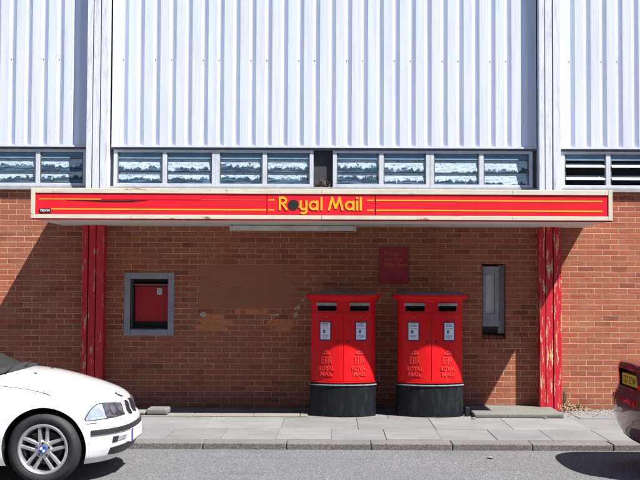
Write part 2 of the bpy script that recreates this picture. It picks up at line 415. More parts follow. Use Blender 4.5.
def interp(tab, x):
    if x <= tab[0][0]: return tab[0][1]
    for (a, b), (c, d) in zip(tab, tab[1:]):
        if x <= c: return b + (d-b)*(x-a)/(c-a)
    return tab[-1][1]
def smooth_interp(tab, x):                       # monotone-ish cubic
    if x <= tab[0][0]: return tab[0][1]
    if x >= tab[-1][0]: return tab[-1][1]
    n = len(tab)
    for i in range(n-1):
        a, b = tab[i]; c, d = tab[i+1]
        if x <= c:
            m0 = (d-tab[i-1][1])/(c-tab[i-1][0]) if i else (d-b)/(c-a)
            m1 = (tab[i+2][1]-b)/(tab[i+2][0]-a) if i+2 < n else (d-b)/(c-a)
            h = c-a; t = (x-a)/h
            return (2*t**3-3*t*t+1)*b + (t**3-2*t*t+t)*h*m0 + (-2*t**3+3*t*t)*d + (t**3-t*t)*h*m1

# ------------------------------------------------------------------ ground, road, pavement
ZR = -.07
one('ground', 'ground', None, None, MB().box(-320, 320, -320, 320, -.5, ZR-.03), kind='structure')
one('road', 'asphalt', None, None, MB().box(-120, 120, -19.5, -3.22, ZR-.02, ZR), kind='structure')
one('soil', 'joint', None, None, MB().box(-60, 60, -3.10, .35, ZR-.02, -.012), kind='structure')
pv = MB()
def flag(x0, x1, y0, y1):
    dz = random.uniform(-.004, .002); tilt = random.uniform(-.0015, .0015); g = .0022
    k = random.uniform(.92, 1.03); c = (k*random.uniform(.99, 1.03), k, k*random.uniform(.95, 1.02))
    if random.random() < .12: c = (1.10, 1.10, 1.09)
    f0 = len(pv.f); n = len(pv.v)
    pv.box(x0+g, x1-g, y0+.0012, y1-.0012, -.05, dz)
    for q in (4, 5): pv.v[n+q] = (pv.v[n+q][0], pv.v[n+q][1], dz+tilt)
    for i in range(6): pv.tone[f0+i] = c
rows = [(-2.92, -2.07, .61, 0), (-2.07, -1.0, .915, .32), (-.98, -.02, .61, .12)]
for y0, y1, L, ph in rows:
    x = -30*L + ph
    while x < 30*L:
        flag(x, x+L, y0, y1); x += L
one('pavement', 'flag', None, None, pv, kind='structure', bevel=.004)
kb = MB(); x = -40.0
while x < 40:
    L = random.uniform(.85, .95); kb.box(x+.004, x+L-.004, -3.22, -2.925, -.4, random.uniform(-.004, .001)); x += L
one('kerb', 'kerb', None, None, kb, kind='structure', bevel=.012)
one('far_pavement', 'flag', None, None, MB().box(-60, 60, -26.9, -19.5, -.5, .02), kind='structure')
# raised strip of pale edging stones parallel to the wall
ed = MB(); x = -3.2
while x < -.35:
    L = random.uniform(.55, .8); ed.box(x+.004, min(x+L, -.3)-.004, -.97, -.70, -.02, .018+random.uniform(-.004, .004)); x += L
one('paving_edging', 'stone', None, None, ed, kind='structure', bevel=.008)

# ------------------------------------------------------------------ the building
bld = thing('industrial_building', (0, .2, 0), 'brick and white corrugated metal industrial building behind the pavement', 'building')
N1 = (-2.854+.085, -2.166-.085, 1.068, 1.762)       # opening of the left recess
N2 = (2.065, 2.39, .955, 1.985)                     # tall slot
W0, W1 = -18.9, 15.55
def wall_cells(mb, x0, x1, z0, z1, y0, y1, holes):
    xs = sorted({x0, x1, *[h[0] for h in holes], *[h[1] for h in holes]})
    zs = sorted({z0, z1, *[h[2] for h in holes], *[h[3] for h in holes]})
    inh = lambda a, b: any(h[0] < a < h[1] and h[2] < b < h[3] for h in holes)
    for a, b in zip(xs, xs[1:]):
        for c, d in zip(zs, zs[1:]):
            if inh((a+b)/2, (c+d)/2): continue
            mb.add([(a,y0,c),(b,y0,c),(b,y0,d),(a,y0,d)], [(0,1,2,3)])
            mb.add([(a,y1,c),(b,y1,c),(b,y1,d),(a,y1,d)], [(3,2,1,0)])
    for h in holes:
        a, b, c, d = h
        mb.add([(a,y0,c),(a,y1,c),(a,y1,d),(a,y0,d)], [(0,1,2,3)]); mb.add([(b,y0,c),(b,y1,c),(b,y1,d),(b,y0,d)], [(3,2,1,0)])
        mb.add([(a,y0,c),(b,y0,c),(b,y1,c),(a,y1,c)], [(0,1,2,3)]); mb.add([(a,y0,d),(b,y0,d),(b,y1,d),(a,y1,d)], [(3,2,1,0)])
    mb.add([(x0,y0,z1),(x1,y0,z1),(x1,y1,z1),(x0,y1,z1)], [(0,1,2,3)])
bw = MB(); bw.keepn = True
wall_cells(bw, W0, W1, -.1, 2.98, 0, .33, [N1, N2])
bw.build('brick_wall', 'brick', bld)
# return walls, rear wall, roof
sw = MB()
sw.box(W0, W0+.3, .34, 14, -.1, 7.55); sw.box(W1-.3, W1, .34, 14, -.1, 7.55); sw.box(W0+.31, W1-.31, 13.7, 14, -.1, 7.55)
sw.build('side_wall', 'brick', bld)
MB().box(W0-.02, W1+.02, .05, 14.02, 7.551, 7.70).build('roof', 'roof_felt', bld)
MB().box(W0-.03, W1+.03, -.13, .04, 7.53, 7.72).build('parapet_coping', 'white_steel', bld, bevel=.01)
# sill course, backing behind the glazing and dark head
MB().box(W0, W1, -.05, .33, 2.982, 3.035).build('sill', 'sill', bld, bevel=.005)
MB().box(W0, W1, .30, .33, 3.037, 7.53).build('backing_wall', 'dark_gap', bld)
MB().box(W0, W1, -.03, .05, 3.545, 3.62).build('window_head', 'grey_paint', bld)
# posts
PX = [-15.55, -9.375, -3.205, 2.965, 9.135, 15.3]
def post(mb, xc, z0, z1, yb=.02, rev=1):
    x = xc-.142
    for wd, yf in ((.072, -.200), (.092, -.192), (.103, -.200)):
        mb.box(x, x+wd, yf, yb, z0, z1); x += wd+.0135
    mb.box(xc-.135, xc+.135, -.11, yb-.002, z0, z1-.001)
for i, xc in enumerate(PX):
    dx = -.045 if i == 2 else 0
    m = MB(); post(m, xc+dx, .0, 2.86); m.build('red_column', 'red_post_worn' if xc > 0 else 'red_post', bld, bevel=.004)
    m = MB(); post(m, xc+dx*.3, 2.862, 7.5); m.build('white_column', 'white_steel', bld, bevel=.004)
# cladding: one corrugated panel per bay
def cladding(x0, x1):
    mb = MB(); pitch = .2203; y_o, y_i = -.068, -.041
    pts = [(x0, y_o)]; n = int((x1-x0)/pitch); x = x0 + .135
    while x < x1-.08:
        pts += [(x-.012, y_o), (x, y_i), (x+.028, y_i), (x+.086, y_o)]; x += pitch
    pts.append((x1, y_o)); K = len(pts); z0, z1 = 3.60, 7.53
    vs_ = [(x, y, z0) for x, y in pts]+[(x, y, z1) for x, y in pts]+[(x, y+.012 if y == y_i else y+.012, z0) for x, y in pts]+[(x, y+.012, z1) for x, y in pts]
    fs = []
    for i in range(K-1):
        fs += [(i, i+1, K+i+1, K+i), (2*K+i+1, 2*K+i, 3*K+i, 3*K+i+1), (i+1, i, 2*K+i, 2*K+i+1)]
    mb.keepn = True
    mb.add(vs_, fs)
    sc_ = MB(); k = 0; x = x0+.135+.012
    while x < x1-.1:
        if k % 3 != 1:
            for zz in (4.79, 6.2): sc_.cyl((x, y_i+.004, zz), (0, -1, 0), .008, .007, .009, 8)
        k += 1; x += pitch
    mb.add(sc_.v, [f[::-1] for f in sc_.f], 1)
    o = mb.build('cladding_panel', ['cladding', 'screw'], bld)
    MB().box(x0, x1, -.072, -.028, 3.576, 3.598).build('drip_flashing', 'cladding', o)
for a, b in zip(PX, PX[1:]): cladding(a+.158 if a != -3.205 else a+.165, b-.155)
# glazing
def louvre_light(frame, x0, x1, z0, z1, style, cover=.0):
    mb = MB(); H = z1-z0; us = random.uniform(0, 500)
    segs = [(z1-.085, z1), (z0+H*.39, z1-.088), (z0, z0+H*.39-.004)]
    for k, (a, b) in enumerate(segs):
        yt, ybm = -.004, -.026
        if style == 'open' and k: 
            zc = (a+b)/2+.02; d = .05
            f0 = len(mb.f)
            mb.add([(x0,-.05,zc-.030),(x1,-.05,zc-.030),(x1,.06,zc+.030),(x0,.06,zc+.030),(x0,-.045,zc-.012),(x1,-.045,zc-.012),(x1,.06,zc+.042),(x0,.06,zc+.042)],
               [(0,3,2,1),(4,5,6,7),(0,1,5,4),(1,2,6,5),(2,3,7,6),(3,0,4,7)], 2)
            continue
        f0 = len(mb.f); mi = 1 if k == 0 else 0
        mb.add([(x0,ybm,a),(x1,ybm,a),(x1,yt,b),(x0,yt,b),(x0,ybm+.006,a),(x1,ybm+.006,a),(x1,yt+.006,b),(x0,yt+.006,b)],
               [(0,1,2,3),(5,4,7,6),(1,0,4,5),(3,2,6,7),(0,3,7,4),(2,1,5,6)], mi)
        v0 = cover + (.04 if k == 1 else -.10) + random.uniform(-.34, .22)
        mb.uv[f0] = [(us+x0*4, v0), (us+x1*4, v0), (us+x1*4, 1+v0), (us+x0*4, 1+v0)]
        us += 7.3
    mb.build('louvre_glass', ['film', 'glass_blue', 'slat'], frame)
def window(x0, x1, mull, style='film', covers=(0, 0)):
    z0, z1, yf, yb = 3.037, 3.543, -.038, .03
    f = .052
    m = MB(); m.box(x0, x0+f, yf, yb, z0, z1); m.box(x1-f, x1, yf, yb, z0, z1)
    m.box(x0+f, x1-f, yf, yb, z0, z0+.040); m.box(x0+f, x1-f, yf, yb, z1-.035, z1)
    m.box(mull-.03, mull+.03, yf+.002, yb, z0+.040, z1-.035)
    for a, b in ((x0+f, x0+f+.016), (mull-.046, mull-.03), (mull+.03, mull+.046), (x1-f-.016, x1-f)): m.box(a, b, -.030, .01, z0+.04, z1-.035, 1)
    fr = m.build('window', ['frame_grey', 'grey_paint'], bld, bevel=.003)
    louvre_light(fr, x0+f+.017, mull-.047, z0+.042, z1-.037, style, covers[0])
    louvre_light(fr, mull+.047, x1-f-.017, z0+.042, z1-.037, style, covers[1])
px = lambda p: (p-332)/72.8
for bi, (a, b) in enumerate(zip(PX, PX[1:])):
    if bi == 2: u = [(px(112.5), px(214.9)), (px(215.1), px(313)), (px(332.5), px(429.8)), (px(430.1), px(533))]
    else:
        L = b-a; q = a+.17; hw = (L-.34-.27)/4
        u = [(q, q+hw-.002), (q+hw+.002, q+2*hw), (q+2*hw+.27, q+3*hw+.268), (q+3*hw+.272, b-.17)]
        if bi == 1: u = [(q, q+hw-.002), (q+hw+.002, q+2*hw), (px(-111), px(-13.2)), (px(-12.8), px(86)-.005)]
        if bi == 3: u = [(px(560)+.02, px(656.5)), (px(657), px(753)), (px(773), px(868)), (px(868.4), px(962))]
    cov = {2: [(.0, .04), (.02, .0), (-.02, .05), (.30, .48)], 1: [(0, 0), (0, 0), (0, 0), (.0, -.06)]}.get(bi, [(.1, .1)]*4)
    for k, (x0, x1) in enumerate(u):
        mull = (x0+x1)/2
        window(x0, x1, mull, 'open' if bi == 3 else 'film', cov[k])
    for p_, q_ in ((u[1][1], u[2][0]), (a+.13, u[0][0]), (u[3][1], b-.13)):
        if q_-p_ > .012: MB().box(p_+.002, q_-.002, .02, .06, 3.037, 3.543).build('infill_panel', 'grey_paint' if q_-p_ < .2 else 'dark_gap', bld)
# left recess: painted stone surround
a, b, c, d = -2.854, -2.166, .987, 1.850
m = MB(); m.box(a, N1[0], -.012, .05, c, d); m.box(N1[1], b, -.012, .05, c, d); m.box(N1[0]+.001, N1[1]-.001, -.011, .05, N1[3], d-.001); m.box(N1[0]+.001, N1[1]-.001, -.011, .05, c+.001, N1[2])
m.build('recess_frame', 'stone_frame', bld, bevel=.006)
m = MB(); m.box(N1[0]-.02, N1[1]+.02, .33, .35, N1[2]-.02, N1[3]+.02)
m.box(N1[0]+.002, N1[0]+.012, .052, .33, N1[2], N1[3]); m.box(N1[0]+.012, N1[1], .052, .33, N1[2]+.001, N1[2]+.012)
m.build('recess_lining', 'grey_paint', bld)
# right slot: metal frame with a narrow pane
xa, xb, za, zb = N2[0]+.01, 2.30, 1.13, 1.955
m = MB()
m.box(xa, xa+.045, .02, .10, za, zb); m.box(2.245, xb, .02, .10, za, zb)
m.box(xa+.045, 2.245, .02, .10, 1.845, zb); m.box(xa+.045, 2.245, .02, .10, za, 1.30)
m.box(xb, N2[1]-.001, .10, .14, za-.1, zb+.02); m.box(N2[0]+.003, N2[1]-.003, .31, .33, N2[2], N2[3]-.003)
sf = m.build('slot_window', 'stone_frame', bld, bevel=.004)
MB().box(xa+.046, 2.244, .05, .06, 1.301, 1.844).build('pane', 'pale_glass', sf)
m = MB()
for i in range(3):
    x = N2[0]+.01+i*.106; m.add([(x,-.01,N2[2]-.05),(x+.098,-.01,N2[2]-.05),(x+.098,.14,N2[2]+.055),(x,.14,N2[2]+.055),(x,-.01,N2[2]-.115),(x+.098,-.01,N2[2]-.115),(x+.098,.14,N2[2]-.10),(x,.14,N2[2]-.10)],
         [(0,1,2,3),(7,6,5,4),(4,5,1,0),(5,6,2,1),(6,7,3,2),(7,4,0,3)])
m.build('brick_sill', 'brick', bld, bevel=.004)

# unseen building added across the street, behind the camera, to block low sky light
opp = thing('sky_block_building', (0, -27, 0), 'unseen long brick building added across the street to block low sky light', 'building')
MB().box(-38, 38, -38, -27, -.1, 10.8).build('wall', 'brick', opp)
MB().box(-38.1, 38.1, -38.1, -26.85, 10.801, 11.1).build('parapet', 'sill', opp)
for fl in range(3):
    for i in range(13):
        x = -33+i*5.5; z = 1.0+fl*3.3
        o = MB().box(x-.8, x+.8, -26.99, -26.90, z, z+1.9).build('window', 'car_glass', opp)
        m = MB(); m.box(x-.9, x+.9, -26.99, -26.84, z-.10, z-.001); m.box(x-.9, x-.801, -26.99, -26.86, z, z+1.9); m.box(x+.801, x+.9, -26.99, -26.86, z, z+1.9); m.box(x-.9, x+.9, -26.99, -26.86, z+1.901, z+2.0); m.build('frame', 'frame_grey', o)

# ------------------------------------------------------------------ canopy with the sign
CX0, CX1, CY, CZ0, CZ1 = -3.73, 3.47, -1.53, 2.487, 2.876
can = thing('canopy', (0, -.02, CZ0), 'long flat canopy with a red fascia and yellow lettering above the pillar boxes', 'canopy')
m = MB(); m.box(CX0+.03, CX1-.03, CY+.05, -.001, CZ0+.02, CZ1-.03); m.build('canopy_body', 'roof_felt', can)
m = MB()
xs = [CX0+.03, -2.4, -.81, .53, 1.9, CX1-.03]
for p, q in zip(xs, xs[1:]): m.box(p+.002, q-.002, CY+.05, -.002, CZ0+.004, CZ0+.0195)
m.build('soffit', 'soffit', can)
m = MB(); t_ = .052
def strip(x0, x1, y0, y1, z0, z1, n):
    for i in range(n): m.box(x0+(x1-x0)*i/n+.001, x0+(x1-x0)*(i+1)/n-.001, y0+random.uniform(-.002, .002), y1, z0, z1)
strip(CX0+t_, CX1-t_, CY, CY+.055, CZ1-.062, CZ1, 6); strip(CX0+t_, CX1-t_, CY, CY+.055, CZ0+.012, CZ0+.062, 6)
m.box(CX0, CX0+t_, CY-.001, CY+.056, CZ0+.012, CZ1+.001); m.box(CX1-t_, CX1, CY-.001, CY+.056, CZ0+.012, CZ1+.001)
for x0 in (CX0, CX1-.03):
    m.box(x0, x0+.03, CY+.058, -.003, CZ1-.062, CZ1); m.box(x0, x0+.03, CY+.058, -.003, CZ0+.012, CZ0+.062)
m.build('fascia_frame', 'cream_trim', can, bevel=.004)
MB().box(CX0+.01, CX1-.01, CY+.006, CY+.05, CZ0-.004, CZ0+.0115).build('lower_lip', 'cabinet_red', can)
fp = None
PZ0, PZ1 = CZ0+.064, CZ1-.066
for (p, q) in ((CX0+t_, -.812), (-.804, .532), (.540, CX1-t_)):
    o = MB().box(p, q, CY+.010, CY+.048, PZ0, PZ1).build('fascia_panel', 'fascia_red', can)
    if p == -.804: fp = o
    if p < -3: fpl = o
    if p > .5: fpr = o
for x0 in (CX0+.004, CX1-.024): MB().box(x0, x0+.02, CY+.06, -.004, CZ0+.063, CZ1-.063).build('side_panel', 'fascia_red', can)
m = MB(); m.box(CX0+t_+.001, CX1-t_-.001, CY+.0485, CY+.0498, PZ0-.002, PZ1+.002); m.build('fascia_backing', 'black', can)
px_ = lambda p: (p-332)/81.0
pz_ = lambda y, x: HC+(284-(y-.0044*(x-320)))/81.0
yS = CY+.010
def stripe(x0, x1, z, par, h=.016):
    MB().box(px_(x0), px_(x1), yS-.002, yS+.001, z-h/2, z+h/2).build('stripe', 'yellow', par)
zs1, zs2 = pz_(200, 320), pz_(210, 320)
stripe(38, 100, zs1, fpl, .012); stripe(50.5, 266, zs2, fpl)
m = MB(); m.prism([(px_(66), zs1-.012), (px_(105), zs1-.034), (px_(130), zs1-.033), (px_(147), zs1-.010), (px_(120), zs1-.014)], yS-.0025, yS+.001); m.build('tear', 'black', fpl)
MB().box(px_(100), px_(200), yS-.0015, yS+.001, zs1-.006, zs1+.001).build('faded_stripe', 'cabinet_red', fpl)
MB().box(px_(200.5), px_(266), yS-.0015, yS+.001, zs1-.006, zs1).build('faded_stripe', M['stripe_faded'], fpl)
stripe(268, 274, zs1, fp); stripe(268, 274, zs2, fp)
stripe(367, 374, zs1, fp); stripe(367, 374, zs2, fp); stripe(376, 603, zs1, fpr); stripe(376, 603, zs2, fpr)
bp = MB().box(px_(38.3), px_(50), yS-.006, yS+.001, pz_(212.6, 44), pz_(208.3, 44)).build('maker_plate', 'black', fpl, bevel=.002)
zc = pz_(211.3, 44)
textmb('TEXON', .036, .0008, lambda x, y, z: (px_(44.2)+x, yS-.0065-z, zc+y), offset=.001).build('lettering', 'badge_white', bp)
# stroke letters
def stroke(mb, pts, wd, y0, y1):
    n = len(pts); L_, R_ = [], []
    for i, p in enumerate(pts):
        a = Vector(pts[max(i-1, 0)]); b = Vector(pts[min(i+1, n-1)]); c = Vector(p)
        if 0 < i < n-1:
            d1 = (c-a).normalized(); d2 = (b-c).normalized(); t = (d1+d2).normalized(); k = 1/max(.35, t.dot(d1))
        else: t = (b-a).normalized(); k = 1
        nn = Vector((-t.y, t.x))*wd/2*k; L_.append(c+nn); R_.append(c-nn)
    vs_ = [(p.x, y0, p.y) for p in L_]+[(p.x, y0, p.y) for p in R_]+[(p.x, y1, p.y) for p in L_]+[(p.x, y1, p.y) for p in R_]
    fs = []
    for i in range(n-1):
        fs += [(i, n+i, n+i+1, i+1), (2*n+i+1, 3*n+i+1, 3*n+i, 2*n+i), (i, i+1, 2*n+i+1, 2*n+i), (n+i+1, n+i, 3*n+i, 3*n+i+1)]
    fs += [(0, 2*n, 3*n, n), (n-1, 2*n-1, 4*n-1, 3*n-1)]
    mb.add(vs_, fs)
arc = lambda cx, cz, rx, rz, a0, a1, n=14: [(cx+rx*math.cos(R(a0+(a1-a0)*i/n)), cz+rz*math.sin(R(a0+(a1-a0)*i/n))) for i in range(n+1)]
B = pz_(210.3, 320); cap = .168; xh = .122; sw_ = .0265
def letter(strokes):
    mb = MB()
    for i, s in enumerate(strokes): stroke(mb, s, sw_, yS-.006-.0004*i, yS+.001)
    mb.build('letter', 'yellow', fp)
h2 = sw_/2
x0 = px_(278.4)+h2
letter([[(x0, B), (x0, B+cap)], [(x0+.011, B+cap-h2)]+arc(x0+.042, B+cap-h2-.034, .036, .034, 90, -90)+[(x0+.011, B+cap-h2-.068)], [(x0+.030, B+cap-.080), (x0+.092, B+.003)]])
MB().cyl((px_(293), yS+.001, B+.066), (0, -1, 0), .066, .066, .0045, 32).build('letter', 'sign_hole', fp, label='dark disc where the letter o is missing')
x0 = px_(299.3)+h2
yr = .036
letter([[(x0, B+xh), (x0, B+.045)]+arc(x0+yr, B+.045, yr, .033, 180, 360)+[(x0+2*yr, B+.050)], [(x0+2*yr, B+xh)]+[(x0+2*yr, B-.005)]+arc(x0+yr, B-.008, yr, .030, 0, -150)])
def lower_a(xc, r=.046):
    letter([arc(xc, B+.061, r, r, 0, 360, 28), [(xc+r, B+xh), (xc+r, B)]])
lower_a(px_(313.4)); x0 = px_(321.3); letter([[(x0, B), (x0, B+cap)]])
a0, a1 = px_(327.6), px_(343.6)
letter([[(a0+h2, B), (a0+.052, B+cap-.012)], [(a0+.050, B+cap), ((a0+a1)/2, B+.020)], [((a0+a1)/2, B+.024), (a1-.050, B+cap)], [(a1-.052, B+cap-.012), (a1-h2, B)]])
lower_a(px_(349.6)); x0 = px_(357); letter([[(x0, B), (x0, B+xh)], [(x0, B+cap-.026), (x0, B+cap)]])
x0 = px_(360.7); letter([[(x0, B), (x0, B+cap)]])
# strip light under the canopy
sl_ = thing('strip_light', (-.52, -.36, CZ0), 'long pale strip light fixed under the canopy soffit', 'light fitting')
m = MB(); m.prism([(-1.34, 2.415), (.295, 2.415), (.295, 2.484), (-1.34, 2.484)], -.42, -.30)
m.build('housing', 'tube_white', sl_, bevel=.008)
MB().box(-1.37, -1.341, -.43, -.29, 2.410, 2.486).build('end_cap', 'tube_white', sl_, bevel=.006); MB().box(.296, .325, -.43, -.29, 2.410, 2.486).build('end_cap', 'tube_white', sl_, bevel=.006)

# red cabinet in the recess
cb_ = thing('wall_cabinet', (-2.49, .2, 1.16), 'red metal cabinet door inside the grey framed wall recess', 'cabinet')
m = MB(); m.box(N1[0]+.03, N1[1]-.006, .16, .325, 1.17, 1.70); m.build('cabinet_body', 'cabinet_red', cb_, bevel=.006)
MB().box(N1[0]+.045, N1[1]-.02, .148, .159, 1.185, 1.655).build('door', 'cabinet_red', cb_, bevel=.004)
MB().box(N1[0]+.03, N1[1]-.008, .12, .159, 1.675, 1.69).build('top_rail', 'stone', cb_)
m = MB(); m.box(-2.595, -2.588, .130, .147, 1.395, 1.455); m.build('handle', 'chrome', cb_, bevel=.002)
no = MB().box(-2.425, -2.36, .143, .1475, 1.545, 1.635).build('notice', 'plate_white', cb_)
m = MB()
for i in range(3): m.box(-2.415, -2.375, .1418, .1432, 1.612-i*.020, 1.618-i*.020)
m.build('printing', 'ink', no)
m = MB(); m.cyl((-2.392, .147, 1.515), (0, -1, 0), .009, .009, .008, 12); m.build('lock', 'chrome', cb_)
# red notice above the pillar boxes
nt_ = thing('wall_notice', (.85, -.012, 1.96), 'dull red notice with faded lettering on the brick above the pillar boxes', 'sign')
bo = MB().box(.650, 1.057, -.014, -.001, 1.712, 2.215).build('board', 'notice_red', nt_, bevel=.002)
m = MB()
for i, s in enumerate(('Please', 'use the', 'Pillar box')):
    textmb(s, .085, .0006, lambda x, y, z, i=i: (.715+x, -.0155-z, 2.10-.078*i+y), mb=m, align='LEFT')
m.build('lettering', 'notice_ink', bo)
m = MB(); m.prism([(.865, 1.885), (.865, 1.83), (.835, 1.83), (.875, 1.775), (.915, 1.83), (.885, 1.83), (.885, 1.885)][::-1], -.016, -.0135); m.build('arrow', 'cabinet_red', bo)

# ------------------------------------------------------------------ pillar boxes
BW, BE, BB, BYC = .417, .440, .270, .055          # half width, ellipse half width, bulge, straight half depth
def bplan(e, n=30):
    """closed plan outline of the box offset outward by e, from front-left going to the right"""
    pts = []; base = []
    for i in range(n+1):
        x = -BW + 2*BW*i/n; base.append((x, -(BYC+BB*math.sqrt(1-(x/BE)**2))))
    base += [(BW, -BYC-.02), (BW, BYC+.02)]
    for i in range(n+1):
        x = BW - 2*BW*i/n; base.append((x, (BYC+BB*math.sqrt(1-(x/BE)**2))))
    base += [(-BW, BYC+.02), (-BW, -BYC-.02)]
    N = len(base)
    for i in range(N):
        a, b, c = Vector(base[i-1]), Vector(base[i]), Vector(base[(i+1) % N])
        n1 = Vector(((b-a).y, -(b-a).x)).normalized(); n2 = Vector(((c-b).y, -(c-b).x)).normalized()
        k = (n1+n2).normalized(); s = e/max(.6, k.dot(n1)); pts.append(b+k*s)
    return pts
def bfront(x, z, e):
    xx = max(-.43, min(.43, x)); s = math.sqrt(1-(xx/BE)**2)
    dx = xx*BB/(BE*BE*s); n = Vector((dx, -1)).normalized()
    return (x+n.x*e, -(BYC+BB*s)+n.y*e, z)
def bpatch(mb, x0, x1, z0, z1, e0, e1, nx=14, nz=1, mi=0):
    mb.slab(lambda u, v, k: bfront(x0+(x1-x0)*u, z0+(z1-z0)*v, e0 if k == 0 else e1), nx, nz, mi)
def rings(spec): return [[(p.x, p.y, z) for p in bplan(e)] for e, z in spec]
def pillar_box(loc, label):
    t = thing('pillar_box', (0, 0, 0), label, 'pillar box', 'pair of double pillar boxes against the wall')
    m = MB(); m.stack(rings([(0, .42), (0, 1.47), (0, 1.485)])); body = m.build('body', ['box_red', 'black'], t, smooth=True, angle=30)
    c = MB()
    for s in (-1, 1): 
        xa, xb = sorted((s*.088, s*.330)); c.box(xa, xb, -.6, -.10, 1.356, 1.448)
    boolcut(body, c, ['black'])
    m = MB(); m.stack(rings([(.010, 0), (.012, .02), (.010, .395)])); m.build('base', 'box_black', t, smooth=True, angle=30)
    m = MB(); m.stack(rings([(.010, .3955), (.022, .398), (.022, .408), (.009, .411)])); m.build('base_rim', 'lip', t, smooth=True, angle=30)
    m = MB(); m.stack(rings([(.004, .411), (.004, .431)])); m.build('shadow_band', 'box_black', t, smooth=True)
    m = MB(); m.stack(rings([(.004, .4315), (.013, .434), (.013, .443), (.001, .447)])); m.build('upper_rim', 'box_red', t, smooth=True, angle=30)
    m = MB(); m.stack(rings([(.001, 1.476), (.012, 1.490), (.030, 1.505), (.052, 1.518), (.066, 1.528), (.070, 1.538), (.070, 1.566), (.066, 1.572)]))
    cp = m.build('cap', 'box_red', t, smooth=True, angle=40)
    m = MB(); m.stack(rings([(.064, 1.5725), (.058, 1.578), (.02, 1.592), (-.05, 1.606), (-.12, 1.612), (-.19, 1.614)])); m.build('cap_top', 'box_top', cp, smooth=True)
    m = MB(); bpatch(m, -.417, .417, 1.338, 1.346, .003, -.001, 24); m.build('band', 'cabinet_red', t)
    for s in (-1, 1):
        xa, xb = sorted((s*.004, s*.405))
        m = MB(); bpatch(m, xa, xb, .452, 1.330, .006, -.002, 18, 2); d = m.build('door', 'box_red', t, smooth=True, angle=30, bevel=.002)
        xa, xb = sorted((s*.08, s*.338))
        m = MB(); bpatch(m, xa, xb, 1.424, 1.462, .014, -.02, 10)
        m.build('aperture_hood', 'hood', t, bevel=.003)
        m = MB(); bpatch(m, s*.226-.075, s*.226+.075, .972, 1.222, .0105, .005, 8); m.build('plate_frame', 'plate_edge', d)
        m = MB(); bpatch(m, s*.226-.060, s*.226+.060, .990, 1.206, .0125, .0100, 8); m.build('collection_plate', 'plate_white', d)
        m = MB()
        for k, (zz, hw, hh) in enumerate(((1.192, .040, .004), (1.176, .048, .003), (1.160, .048, .003), (1.135, .05, .002), (1.045, .045, .003), (1.03, .048, .002), (1.012, .03, .003))):
            bpatch(m, s*.226-hw, s*.226+hw*.8, zz-hh, zz+hh, .0135, .0121, 4)
        bpatch(m, s*.226-.03, s*.226+.0, 1.07, 1.115, .0135, .0121, 3)
        m.build('printing', 'ink', d)
        m = MB(); p = bfront(s*.060, .968, .005); m.cyl(p, (s*.1, -1, 0), .012, .011, .008, 12); m.build('lock', 'black', d)
        m = MB(); p = bfront(s*.212, 1.282, .005); m.cyl(p, (s*.2, -1, 0), .010, .007, .010, 12); m.build('tablet_holder', 'hood', d)
        xc = s*.210
        m = MB()
        textmb('EIIR', .135, .003, lambda x, y, z: bfront(xc+x*.62, .680+y, .0095+z), mb=m, offset=0)
        textmb('ROYAL', .078, .004, lambda x, y, z: bfront(xc+x*.80, .592+y, .0095+z), mb=m, offset=.0012)
        textmb('MAIL', .078, .004, lambda x, y, z: bfront(xc+x*.95, .522+y, .0095+z), mb=m, offset=.0012)
        m.build('raised_lettering', 'emboss', d)
        m = MB()                                  # crown in relief
        def cr(x0, x1, z0, z1): bpatch(m, xc+x0, xc+x1, z0, z1, .0135, .005, 3)
        cr(-.045, .045, .800, .812)
        for i in range(7):
            a0_, a1_ = R(180-i*180/7), R(180-(i+1)*180/7)
            pts = [(.05*math.cos(a), .813+.034*abs(math.sin(a))) for a in (a0_, a1_)]
            (xa_, za_), (xb_, zb_) = pts
            m.add([bfront(xc+xa_, za_, .0135), bfront(xc+xb_, zb_, .0135), bfront(xc+xb_*.8, zb_-.010, .0135), bfront(xc+xa_*.8, za_-.010, .0135)], [(0, 1, 2, 3)])
        cr(-.004, .004, .813, .868); cr(-.012, .012, .855, .861); cr(-.030, -.022, .813, .832); cr(.022, .030, .813, .832)
        m.build('crown_relief', 'emboss', d)
    t.location = loc
    return t
b1 = pillar_box((.149, -.612, 0), 'red double pillar box on a black base, the one nearer the white car')
b2 = pillar_box((1.285, -.612, 0), 'red double pillar box on a black base, beside the low concrete step')

# ------------------------------------------------------------------ small ground things
one('concrete_step', 'plinth', 'low worn concrete step at the foot of the peeling sunlit red column', 'step', MB().box(1.83, 2.98, -.97, -.002, -.01, .055), bevel=.018)
m = MB(); m.box(-2.37, -2.10, -.96, -.66, .018, .095); one('stone_block', 'plinth', 'pale broken stone block on the paving edge near the white car', 'stone', m, bevel=.02)
m = MB(); m.box(-2.57, -2.385, -.95, -.70, .02, .058); one('stone_block', 'stone', 'flat stone slab lying beside the taller stone block', 'stone', m, bevel=.016)
m = MB(); m.box(1.735, 1.795, -.80, -.70, 0, .115); one('black_block', 'black', 'small black block on the ground between a pillar box and the concrete step', 'block', m, bevel=.01)  # plain black block set in the dark spot beside the box
def pebble(x, y, r, z, label):
    m = MB(); rs = []
    for k, (rr, zz) in enumerate(((.6, 0), (1, .35), (.85, .7), (.35, .9))):
        rs.append([(x+rr*r*(1+.25*math.sin(3*a+k+x*9))*math.cos(a), y+rr*r*.8*(1+.2*math.cos(2*a+x))*math.sin(a), z+zz*r) for a in [2*math.pi*i/10 for i in range(10)]])
    m.stack(rs); one('stone', 'stone', label, 'stone', m, smooth=True)
pebble(1.80, -1.12, .030, 0, 'small pale stone on the paving near the small black block')
pebble(2.72, -1.06, .022, 0, 'small dark chip in front of the concrete step')
pebble(1.62, -3.75, .030, ZR, 'small stone lying on the road near the kerb')
